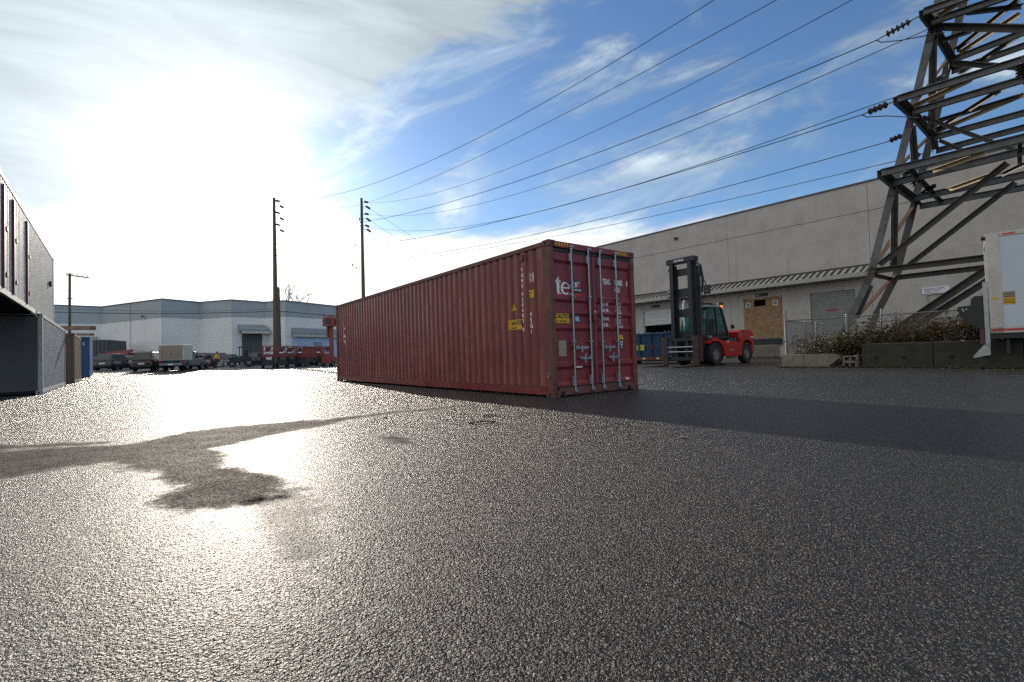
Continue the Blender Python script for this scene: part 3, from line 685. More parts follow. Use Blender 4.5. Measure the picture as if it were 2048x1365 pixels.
    def stroke(pts, ws):
        for (a, b), (wa, wb) in zip(zip(pts[:-1], pts[1:]), zip(ws[:-1], ws[1:])):
            a, b = V(a), V(b); nn = V((-(b - a).y, (b - a).x)).normalized()
            te.quad(*[(xx, -q_.x, q_.y) for q_ in (a - nn * wa / 2, b - nn * wb / 2, b + nn * wb / 2, a + nn * wa / 2)])
    stroke([(.275, 2.235), (.262, 2.17)], [.012, .05]); stroke([(.262, 2.17), (.262, 1.965), (.268, 1.935), (.285, 1.915), (.31, 1.915), (.335, 1.935)], [.066, .066, .062, .05, .034, .012])
    stroke([(.20, 2.142), (.335, 2.142)], [.03, .03]); stroke([(.195, 2.136), (.27, 2.20)], [.02, .03])
    ec = (.455, 2.025); ring = []; ws = []
    for k in range(25):
        a = R(0 + k * 13.2); ring.append((ec[0] + .098 * math.cos(a), ec[1] + .108 * math.sin(a))); ws.append(.020 + .040 * max(0, -math.cos(a)) ** .7 + (.012 if a > R(250) else 0))
    stroke(ring, ws); stroke([(.372, 2.035), (.545, 2.035)], [.024, .024])
    stroke([(.585, 2.10), (.64, 1.95)], [.03, .05]); stroke([(.575, 1.925), (.66, 1.925)], [.02, .02])
    te.build('leasing_mark', M['white'], DL)
    # sticker with a little container emblem
    st = MB().box(xx - .004, xx, -.905, -.592, 1.952, 2.188).build('sticker', M['navy'], DL)
    e = MB(); e.mi = 0; xs_ = xx - .0055
    def q2(y0, z0, y1, z1, y2, z2, y3, z3): e.quad((xs_, -y0, z0), (xs_, -y1, z1), (xs_, -y2, z2), (xs_, -y3, z3))
    q2(.625, 2.13, .74, 2.165, .74, 2.155, .625, 2.12); q2(.74, 2.165, .845, 2.165, .845, 2.155, .74, 2.155); q2(.625, 2.07, .74, 2.045, .74, 2.055, .625, 2.08)
    q2(.70, 2.135, .765, 2.145, .765, 2.075, .70, 2.08); q2(.735, 2.135, .762, 2.15, .80, 2.10, .735, 2.06)
    letter(e, 'F', .05, (xs_, -.64, 2.085), xd, yd, .8); letter(e, 'CUSTOM', .046, (xs_, -.640, 1.995), xd, yd, 1.15)
    e.mi = 1; q2(.775, 2.145, .86, 2.150, .86, 2.05, .775, 2.06)
    q2(.635, 1.984, .90, 1.984, .90, 1.978, .635, 1.978)
    recalc(e.build('emblem', [M['white'], M['red']], st))
    MB().box(xx - .003, xx, -.905, -.632, 1.902, 1.949).build('sticker_strip', M['red'], DL)
    MB().box(xx - .003, xx, -.885, -.655, 1.882, 1.899).build('sticker_strip', M['skyblue'], DL)
    def label(par, y0, y1, z0, z1, mat, lines=(), deep=True, name='warning_label'):
        x1 = min(prof_x(z0 + .01), prof_x((z0 + z1) / 2), prof_x(z1 - .01)) + .001
        o = MB().box(x1 - .003, x1, -y1, -y0, z0, z1).build(name, mat, par)
        if lines:
            k = MB()
            for body, size, ly, lz, sx, sh in lines: letter(k, body, size, (x1 - .0045, -ly, lz), xd, yd, sx, shear=sh)
            k.build('lettering', M['ink'] if mat is not M['teal'] else M['white'], o)
        return o
    label(DL, .112, .505, 1.362, 1.548, M['yellow'], (('CAUTION', .118, .135, 1.455, .80, .12), ('2.9m  9\'6" HIGH', .062, .13, 1.378, .72, 0)))
    label(DL, .672, .788, 1.392, 1.515, M['teal'], (('GL', .095, .685, 1.425, .85, 0),), name='class_label')
    MB().prism([(-.222, .76), (-.235, .748), (-.405, .748), (-.418, .76), (-.418, 1.03), (-.405, 1.045), (-.235, 1.045), (-.222, 1.03)], 'x', X0 + .028, X0 + .033).build('data_plate', M['tan'], DL)
    recalc(MB().slab((X0 + .02, -1.90, 1.145), (X0 + .02, -2.03, 1.145), (X0 + .02, -2.07, 1.055), (X0 + .02, -1.93, 1.055), .003).build('warning_label', M['yellow'], DR))
    bd = recalc(MB().prism([(-1.955, .985), (-2.055, .985), (-2.075, .95), (-2.02, .85), (-1.99, .85), (-1.935, .95)], 'x', X0 + .030, X0 + .034).build('shield_label', M['navy'], DR))
    MB().box(X0 + .027, X0 + .0295, -2.055, -1.955, .99, 1.01).box(X0 + .027, X0 + .0295, -2.04, -1.97, .945, .965).box(X0 + .027, X0 + .0295, -2.015, -1.995, .87, .94).build('emblem', M['white'], bd)
    MB().box(X0 - .004, X0 + .03, -.80, -.632, .522, .546).build('scrap_tape', M['white_mark'], DL)
    MB().box(X0 - .002, X0 + .03, -2.17, -2.075, .222, .258).build('scrap_tape', M['white_mark'], DR)
    # markings on the near side (read along -x)
    yo = lambda x: -.022 + wave(x, ST) + .004
    conf = lambda p: V((p.x, yo(p.x), p.z))
    sk = MB(); z = 2.42
    for ch in 'TGHU 958083 8':
        if ch != ' ': letter(sk, ch, .098, (.845, 0, z), (-1, 0, 0), yd, 1.0, off=conf)
        z -= .103 if ch != ' ' else .065
    sk.build('lettering', wm, root); sk = MB(); z = 1.535
    for ch in '45G1': letter(sk, ch, .115, (.610, 0, z), (-1, 0, 0), yd, .95, off=conf); z -= .112
    sk.build('lettering', wm, root); sk = MB()
    # boxed mark and the remains of the maker's lettering at the far end
    for x0, x1, z0, z1 in ((.50, .64, 2.355, 2.37), (.50, .64, 2.175, 2.19), (.625, .64, 2.19, 2.355), (.50, .515, 2.19, 2.355), (.515, .625, 2.265, 2.277), (.565, .577, 2.19, 2.355)):
        sk.quad(conf(V((x1, 0, z0))), conf(V((x0, 0, z0))), conf(V((x0, 0, z1))), conf(V((x1, 0, z1))))
    letter(sk, 'c', .08, (.562, 0, 2.295), (-1, 0, 0), yd, .8, off=conf); letter(sk, 'R', .07, (.562, 0, 2.20), (-1, 0, 0), yd, .7, off=conf); sk.build('lettering', wm, root); sk = MB()
    z = 2.33
    for ch, sz in (('4', .14), ('5', .14), ('G', .14), ('1', .14), ('W', .26), ('M', .28), ('X', .36)):
        letter(sk, ch, sz, (11.50, 0, z), (-1, 0, 0), yd, 1.1, off=conf); z -= sz * .80 + .02
    sk.build('lettering', wm, root)
    def conf_rect(mb, x0, x1, z0, z1, o_=.0):
        xs = [x for x in wave_xs(x0, x1, ST)]
        mb.grid([[(x, yo(x) + o_, z0) for x in xs], [(x, yo(x) + o_, z1) for x in xs]])
    cl = MB(); conf_rect(cl, .905, 1.30, 1.302, 1.503, .001); cl = cl.build('warning_label', M['yellow'], root)
    ck = MB(); cf2 = lambda p: V((p.x, yo(p.x) + .003, p.z))
    letter(ck, 'CAUTION', .115, (1.275, 0, 1.40), (-1, 0, 0), yd, .80, off=cf2); letter(ck, '2.9m  9\'6"', .07, (1.265, 0, 1.315), (-1, 0, 0), yd, .85, off=cf2)
    ck.build('lettering', M['ink'], cl)
    tr = MB(); kk = 6
    for a in range(kk):
        za, zb = 1.685 + .185 * a / kk, 1.685 + .185 * (a + 1) / kk; wa, wb_ = .105 * (1 - a / kk), .105 * (1 - (a + 1) / kk)
        tr.grid([[conf(V((1.11 + wa * (t / 6 - 1), 0, za))) + V((0, .003, 0)) for t in range(13)], [conf(V((1.11 + wb_ * (t / 6 - 1), 0, zb))) + V((0, .003, 0)) for t in range(13)]])
    tr = tr.build('warning_triangle', M['yellow'], root)
    tk = MB(); 
    for z0, w_ in ((1.71, .06), (1.735, .05), (1.76, .045)): tk.box(1.11 - w_, 1.11 + w_, -.016, -.0155, z0, z0 + .006)
    tk.build('printed_lines', M['ink'], tr)
    yl = MB(); conf_rect(yl, .50, .62, 1.885, 2.03, .001); yl = yl.build('warning_label', M['yellow'], root)
    yk = MB(); letter(yk, 'CAU', .05, (.612, 0, 1.965), (-1, 0, 0), yd, .85, off=cf2); letter(yk, '9\'6"', .05, (.612, 0, 1.905), (-1, 0, 0), yd, .85, off=cf2); yk.build('lettering', M['ink'], yl)
    MB().box(.755, .835, -.05, .012, 2.62, 2.745).build('vent_cover', mf, root, .008)
    # chain ring by the corner post
    pts = [(.10 + .040 * math.cos(t), .012, .41 + .040 * math.sin(t)) for t in [2 * math.pi * k / 16 for k in range(17)]]
    MB().pipe(pts, .008, 6).build('tie_ring', M['steel'], root)
    # scuffs and chalk scribble
    gs = MB(); letter(gs, 'R 3 W.O', .14, (4.62, 0, 2.02), (-1, 0, 0), yd, 1.3, off=lambda p: V((p.x, yo(p.x) - .002, p.z)), shear=.1)
    gs.build('chalk_scribble', M['maroon_frame'], root)
    return root
hero_container()

def plain_container(name, label, cat, loc, rz, L, W, H, mside, mend, mframe, end='door', group=None, start=.2, depth=DEPTH_C):
    loc = V(loc) + W * V((-math.sin(rz), math.cos(rz), 0))
    root = thing(name, label, cat, loc, rz, group)
    castings(root, L, W, H, mframe, M['void'])
    for x in (0, L - .15):
        for y in (-.11, -W): MB().box(x + .001, x + .149, y + .001, y + .109, .118, H - .118).build('corner_post', mframe, root)
    for y, sgn in ((-.02, 1), (-W + .02, -1)): corr_side(.15, L - .15, .16, H - .1, y, sgn, start, depth=depth).build('side_panel', mside, root)
    for y0, y1 in ((-.07, -.004), (-W + .004, -W + .07)):
        MB().box(.178, L - .178, y0, y1, .03, .165).build('bottom_rail', mframe, root); MB().box(.178, L - .178, y0, y1, H - .105, H - .012).build('top_rail', mframe, root)
    MB().box(.05, L - .05, -W + .07, -.07, H - .05, H - .03).build('roof_panel', mside, root)
    MB().box(.1, L - .1, -W + .07, -.07, .13, .155).build('floor', M['dark'], root)
    f = MB()
    for k in range(int(L / .31) - 1): f.box(.3 + k * .31, .34 + k * .31, -W + .071, -.071, .04, .129)
    f.build('cross_members', M['dark'], root)
    MB().box(L - .05, L - .02, -W + .11, -.11, .12, H - .1).build('end_panel', mside, root)
    if end == 'door':
        for ya, yb in ((-.115, -W / 2 + .008), (-W / 2 - .008, -W + .115)):
            dr = MB().box(.02, .07, yb, ya, .13, H - .13)
            for z in (.62, 1.13, 1.64): dr.box(.012, .0195, yb + .1, ya - .1, z, z + .02)
            dr = dr.build('door', mend, root)
            for t in (.3, .72):
                y = ya + (yb - ya) * t; MB().tube((-.015, y, .1), (-.015, y, H - .1), .017, 8).build('lock_rod', mframe, dr)
        MB().box(.0, .1, -W + .163, -.163, .02, .125).build('sill_beam', mframe, root); MB().box(.0, .1, -W + .163, -.163, H - .125, H - .01).build('header_beam', mframe, root)
    else:
        e = MB().box(.02, .06, -W + .112, -.112, .12, H - .1)
        for z in (.65, 1.14, 1.63): e.box(.012, .0195, -W + .5, -.5, z - .012, z + .012)
        e.box(.012, .0195, -1.0, -.985, .3, 2.3); e.build('end_panel', mend, root)
    return root

# the row along the left side of the yard; axis of the row points to compass -39.5
ROWAZ = R(-39.6); ROW = V((math.sin(ROWAZ), math.cos(ROWAZ), 0))
g0 = V((-15.05, 15.28, 0))
plain_container('storage_container', 'grey container with a dark plain end, under the tall pale container', 'shipping container', g0, face_az(ROWAZ), 8.6, 2.44, 2.59, M['grey_lit_side'], M['grey_shaded_end'], M['grey_lit_side'], 'plain', depth=.014)
u0 = V((-19.35, 20.15, 2.595)) - ROW * 12.19
up = plain_container('storage_container', 'pale sage container stacked on the upper level, plum posts along its side', 'shipping container', u0, face_az(ROWAZ), 12.19, 2.44, 2.896, M['sage'], M['sage'], M['sage'], depth=.010)
def upper_fittings():
    for px in (7, 27, 54):
        p = on_plane(px, 500, (u0.x, u0.y), (u0.x + ROW.x, u0.y + ROW.y)); x = (p - u0).dot(ROW)
        po = MB().box(x - .10, x + .10, -2.47, -2.40, .17, 2.62).build('side_door_post', M['plum'], up)
        h = MB()
        for z in (.45, 1.55): h.box(x + .1, x + .32, -2.49, -2.43, z, z + .1)
        h.build('hinge', M['plum'], po)
    for x, z in ((10.3, 1.55),): MB().box(x, x + .22, -2.49, -2.43, z, z + .05).box(x + .08, x + .14, -2.51, -2.43, z - .1, z + .12).build('latch', M['dark'], up)
    f = MB()
    for x in (6.4, 8.4): f.box(x, x + .25, -2.446, -2.435, .05, .16)
    f.build('forklift_pocket', M['void'], up)
upper_fittings()
b0 = V((-22.85, 24.9, 0)); 
plain_container('storage_container', 'brown container third along the left row, a long plank over it', 'shipping container', b0, face_az(ROWAZ), 6.06, 2.44, 2.62, M['timber'], M['brown_box'], M['brown_box'])  # side sheets in the lighter timber tone, painting in their sunlit look
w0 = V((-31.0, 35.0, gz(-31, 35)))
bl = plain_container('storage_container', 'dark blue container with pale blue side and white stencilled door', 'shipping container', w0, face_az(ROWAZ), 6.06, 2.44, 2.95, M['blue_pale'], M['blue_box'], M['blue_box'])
def blue_marks():
    k = MB()
    for body, sz, y, z in (('958 NCP', .3, 1.05, 2.35), ('8', .3, 2.05, 2.35), ('22G1', .22, 1.05, 2.05), ('MGW', .17, 1.25, 1.6), ('TARE', .17, 1.25, 1.35), ('NET', .17, 1.25, 1.1), ('CUBE', .17, 1.25, .85)):
        letter(k, body, sz, (.008, -y, z), (0, -1, 0), (0, 0, 1), .6)
    k.build('lettering', M['white'], bl)
blue_marks()
def plank(name, label, px0, px1, py, Y, t=.16, w=.3):
    a, b = at(px0, py, Y), at(px1, py, Y - .4)
    o = MB().bar(a, b, w, t); return tag(o.build(name, M['timber'], None, .01), label, 'plank')
plank('timber_plank', 'long brown plank lying over the brown container roof', 112, 186, 656.5, 24.3, .2)
plank('timber_plank', 'short brown plank lying over the dark blue container', 154, 184, 669.5, 34.6, .16)

# ------------------------------------------------------------------ right warehouse (tilt-up, dock doors under a metal canopy)
WU = V((.64810188, -.76155365, 0))            # along the wall towards the camera's right
WN = V((-.76155365, -.64810188, 0))           # out of the wall, towards the yard
W0 = V((18.88178213, 36.0, 0))
WROT = math.atan2(WU.y, WU.x)
# local frame of the warehouse: x = along the wall, y = into the building (minus = towards the yard), z up
def right_warehouse():
    root = thing('warehouse', 'long grey tilt-up concrete warehouse with dock doors under a ribbed metal canopy', 'warehouse', tuple(W0), WROT)
    S0, S1, TOP = -15.6, 34.0, 11.25
    holes = [(-10.30, -7.05, 1.40, 4.40), (-1.22, 1.47, 1.44, 4.48), (3.33, 5.98, 1.40, 4.40), (9.60, 10.52, 1.45, 3.58)]
    seams = [S0, -11.43, -2.30, 6.91, 16.1, 25.25, S1]
    for a, b in zip(seams[:-1], seams[1:]):
        hs = [h for h in holes if h[0] < b and h[1] > a]
        zt = TOP
        w = MB(); x = a + .012; e = b - .012
        for h in sorted(hs):
            w.box(x, h[0], 0, .25, -.4, zt); w.box(h[0], h[1], 0, .25, -.4, h[2]); w.box(h[0], h[1], 0, .25, h[3], zt); x = h[1]
        w.box(x, e, 0, .25, -.4, zt)
        w.sp = [(0, 0)]
        w.build('wall_panel', M['tilt'], root)
    j = MB()
    for x in seams[1:-1]: MB().box(x - .011, x + .011, .012, .2, -.3, TOP - .02).build('panel_joint', M['seam'], root)
    MB().box(S0, S1, -.012, -.001, 9.40, 9.425).build('reveal_line', M['seam'], root)
    MB().box(S0 - .05, S1, -.05, .32, TOP + .002, TOP + .12).build('parapet_cap', M['seam'], root)
    MB().box(S0 + .3, S1, .3, 26, TOP - .6, TOP - .4).build('roof', M['dark'], root)
    MB().box(S0, S0 + .25, .26, 26, -.3, TOP - .01).build('wall_panel', M['tilt'], root)
    MB().box(S0 + .26, S1, 4.0, 4.2, -.3, 6).build('inner_wall', M['void'], root)
    MB().box(S0 + .26, S1, .26, 4.0, 1.1, 1.38).build('dock_floor', M['void'], root)
    # canopy
    CX0, CX1, CO = -15.2, 6.82, 1.25
    zt, zo = 5.86, 5.33
    rf = MB().hexa([(CX0, -.01, zt - .06), (CX1, -.01, zt - .06), (CX1, -CO, zo - .06), (CX0, -CO, zo - .06)], [(CX0, -.01, zt), (CX1, -.01, zt), (CX1, -CO, zo), (CX0, -CO, zo)]).build('canopy_roof', M['awning'], root)
    x = CX0 + .1
    while x < CX1:
        MB().bar((x, -.02, zt + .03), (x, -CO + .02, zo + .03), .13, .085).build('standing_seam', M['awning_rib'], rf); x += .41
    MB().box(CX0, CX1, -CO - .05, -CO - .002, zo - .27, zo + .0).build('canopy_fascia', M['fascia'], root)
    MB().box(CX0, CX1, -.08, -.012, zt + .01, zt + .09).build('canopy_flashing', M['awning_rib'], root)
    MB().box(CX0, CX1, -CO, -.01, zo - .26, zo - .23).build('canopy_soffit', M['fascia'], root)
    MB().box(CX1, CX1 + .03, -CO, -.0, zo - .26, zo + .0).build('canopy_fascia', M['fascia'], root)
    # dock doors
    d_ = MB()
    for k in range(4): d_.box(-10.25, -7.1, .05, .09, 3.02 + k * .345, 3.02 + k * .345 + .335)
    d_.sp = [(0, 0)]; d_.build('roller_door', M['roll_white'], root)
    fr = MB().box(-10.40, -10.31, -.02, .1, 1.4, 4.45).box(-7.04, -6.95, -.02, .1, 1.4, 4.45).box(-10.40, -6.95, -.03, .08, 4.46, 4.55); fr.sp = [(0, 0)]; fr.build('door_frame', M['fascia'], root)
    d3 = MB()
    for k in range(18): d3.hexa([(3.36, .10, 1.4 + k * .166), (5.95, .10, 1.4 + k * .166), (5.95, .14, 1.4 + k * .166), (3.36, .14, 1.4 + k * .166)], [(3.36, .07, 1.4 + k * .166 + .15), (5.95, .07, 1.4 + k * .166 + .15), (5.95, .14, 1.4 + k * .166 + .16), (3.36, .14, 1.4 + k * .166 + .16)])
    d3.sp = [(0, 0)]; d3 = d3.build('roller_door', M['roll'], root)
    t = MB(); letter(t, 'CAUTION', .17, (4.27, .065, 3.08), (1, 0, 0), (0, 0, 1), .9); t.build('lettering', M['reflector'], d3)
    # boarded door with hole and two little windows
    zb, ztp, xa, xb = 1.44, 4.48, -1.25, 1.50
    o = MB(); y0, y1 = -.045, -.022
    hx0, hx1, hz0, hz1 = -.46, .37, 3.86, 4.33
    o.box(xa, hx0, y0, y1, zb, ztp).box(hx1, xb, y0, y1, zb, ztp).box(hx0, hx1, y0, y1, zb, hz0).box(hx0, hx1, y0, y1, hz1, ztp); o.sp = [(0, 0)]
    o = o.build('boarded_door', M['osb'], root)
    for wx in (-1.06, .90):
        f = MB()
        a, b, c, e = wx, wx + .34, 3.82, 4.18
        f.box(a, b, -.075, -.047, c, c + .045).box(a, b, -.075, -.047, e - .045, e).box(a, a + .045, -.0749, -.0471, c + .0451, e - .0451).box(b - .045, b, -.0749, -.0471, c + .0451, e - .0451); f.sp = [(0, 0)]
        f = f.build('window', M['white'], o); MB().box(a + .046, b - .046, -.056, -.05, c + .046, e - .046).build('pane', M['carglass'], f)
    # dock leveller, bumpers and number plates
    MB().box(-1.1, 1.3, -.10, -.002, .95, 1.38).build('dock_leveller', M['dark'], root)
    for x in (-1.5, 1.12): MB().box(x, x + .30, -.18, -.002, .93, 1.36).build('dock_bumper', M['rubber'], root, .01)
    MB().box(-1.25, 1.2, -.05, -.002, .02, .85).build('dock_face', M['conc'], root)
    for x, z in ((-9.52, 4.58), (-.38, 4.56)):
        s_ = MB().box(x, x + .95, -.03, -.003, z, z + .25).build('dock_sign', M['dark'], root)
        MB().box(x + .12, x + .26, -.034, -.0305, z + .08, z + .15).build('mark', M['white_mark'], s_)
    t = MB(); letter(t, '3', .22, (4.5, -.004, 4.62), (1, 0, 0), (0, 0, 1), .9); 
    MB().box(-6.85, -6.58, -.22, -.002, 10.28, 10.46).build('wall_lamp', M['dark'], root, .02)
    # service door
    dr = MB().box(9.62, 10.50, .05, .09, 1.46, 3.56).build('service_door', M['fascia'], root); MB().box(10.38, 10.42, .0, .05, 2.4, 2.52).build('door_handle', M['dark'], dr)
    f = MB().box(9.54, 9.61, -.025, .1, 1.45, 3.66).box(10.51, 10.58, -.025, .1, 1.45, 3.66).box(9.61, 10.51, -.024, .1, 3.59, 3.65); f.sp = [(0, 0)]; f.build('door_frame', M['fascia'], root)
    MB().box(9.75, 9.80, -.10, -.03, 2.78, 2.95).build('door_bell', M['dark'], root)
right_warehouse()
def wl(x, y, z): return W0 + WU * x - WN * y + Z * z
def office_sign():
    root = thing('business_sign', 'white notice board with red and blue print above the grey service door', 'sign', tuple(wl(9.38, -.05, 3.66)), WROT)
    MB().box(0, 1.24, 0, .04, 0, .38).build('sign_board', M['signwhite'], root)
    k = MB(); letter(k, 'CROSSROADS LOGISTICS', .105, (.07, -.003, .245), (1, 0, 0), (0, 0, 1), .80); k.build('lettering', M['red'], root)
    k = MB(); letter(k, '360 228 2477   206 536 2498', .082, (.11, -.003, .145), (1, 0, 0), (0, 0, 1), .76); k.build('lettering', M['navy'], root)
    k = MB(); letter(k, 'Deliveries   Mon - Fri', .07, (.15, -.003, .05), (1, 0, 0), (0, 0, 1), .85); k.build('lettering', M['red'], root)
office_sign()

# ------------------------------------------------------------------ far warehouse with a zig-zag front
def far_warehouse():
    root = thing('warehouse', 'far blue-grey and white warehouse with a zig-zag roofline behind the parked cars', 'warehouse', (0, 0, 0))
    P_ = [(-97, 84), (-75.3, 78), (-70.4, 82), (-54.2, 74), (-51.6, 79), (-45.0, 76.6), (-41.6, 80.5), (-37.5, 79), (-32.6, 88.8), (-24, 100)]
    P_ = [V((x, y, 0)) for x, y in P_]
    H1, H2, HB = 8.25, 10.85, -.3
    OF = []
    for i in range(len(P_)):
        n0 = (P_[max(i, 1)] - P_[max(i, 1) - 1]).cross(Z).normalized(); n1 = (P_[min(i + 1, len(P_) - 1)] - P_[min(i + 1, len(P_) - 1) - 1]).cross(Z).normalized()
        mm = (n0 + n1).normalized(); OF.append(mm * (.06 / max(.3, mm.dot(n0))))
    for i, (a, b) in enumerate(zip(P_[:-1], P_[1:])):
        h2 = 11.25 - .065 * i
        MB().quad(a + Z * HB, b + Z * HB, b + Z * H1, a + Z * H1).build('wall_panel', M['fargrey'], root)
        nn = (b - a).cross(Z).normalized() * .06
        MB().quad(a + Z * H1 + OF[i], b + Z * H1 + OF[i + 1], b + Z * (h2 - .065) + OF[i + 1], a + Z * h2 + OF[i]).build('upper_band', M['farblue'], root)
        L = (b - a).length; k = max(1, round(L / 8))
        for q_ in range(1, k + 1 if k > 1 else 1):
            p = a + (b - a) * (q_ / k); MB().bar(p + nn * 1.5 + Z * 0, p + nn * 1.5 + Z * h2, .05, .03, nn).build('panel_joint', M['farcanopy'], root)
        MB().bar(a + Z * (h2 + .05) + OF[i], b + Z * (h2 - .015) + OF[i + 1], .35, .1).build('parapet_cap', M['farcanopy'], root)
    rf = [p + Z * 10.2 for p in P_] + [V((-30, 135, 10.2)), V((-100, 135, 10.2))]
    MB().add(rf, [tuple(range(len(rf)))]).build('roof', M['farcanopy'], root)
    def on(i, t, z, out=0):
        a, b = P_[i], P_[i + 1]; return a + (b - a) * t + (b - a).cross(Z).normalized() * out + Z * z
    def canopy(i, t0, t1, zb, zt, out=1.6):
        o = MB().hexa([on(i, t0, zb, .1), on(i, t1, zb, .1), on(i, t1, zb, out), on(i, t0, zb, out)], [on(i, t0, zt, .1), on(i, t1, zt, .1), on(i, t1, zb + .25, out), on(i, t0, zb + .25, out)]); recalc(o.build('canopy', M['farcanopy'], root))
        MB().hexa([on(i, t0, zb - .45, out), on(i, t1, zb - .45, out), on(i, t1, zb - .45, out + .1), on(i, t0, zb - .45, out + .1)], [on(i, t0, zb - .02, out), on(i, t1, zb - .02, out), on(i, t1, zb - .02, out + .1), on(i, t0, zb - .02, out + .1)]).build('canopy_fascia', M['farcream'], root)
    def panel(i, t0, t1, z0, z1, mat, name, out=.12): return recalc(MB().slab(on(i, t0, z0, out), on(i, t1, z0, out), on(i, t1, z1, out), on(i, t0, z1, out), .05).build(name, mat, root))
    canopy(5, .18, 1.0, 5.9, 7.0)
    panel(5, .28, .88, -.2, 5.6, M['fardoor'], 'dock_door')
    canopy(7, .10, 1.0, 5.3, 6.4, .5)
    panel(7, .12, 1.0, .1, 4.85, M['farpaleblue'], 'shop_front')
    panel(7, .50, .66, .5, 4.0, M['farcanopy'], 'door', .2); panel(7, .76, .88, 2.4, 3.0, M['fardoor'], 'wall_sign', .2); panel(7, .12, .48, .2, 2.1, M['fardoor'], 'shop_window', .2)
    canopy(1, .2, .9, 4.4, 6.0); panel(1, .25, .85, -.2, 3.9, M['fardoor'], 'dock_door')
    for i, t in ((3, .0), (4, -.35)): recalc(MB().slab(on(2, .72, 8.5, .3), on(2, .74, 8.5, .3), on(2, .74, 8.75, .3), on(2, .72, 8.75, .3), .2).build('wall_lamp', M['dark'], root)) if i == 3 else panel(3, .75, .82, 2.2, 2.8, M['fardoor'], 'wall_vent')
far_warehouse()

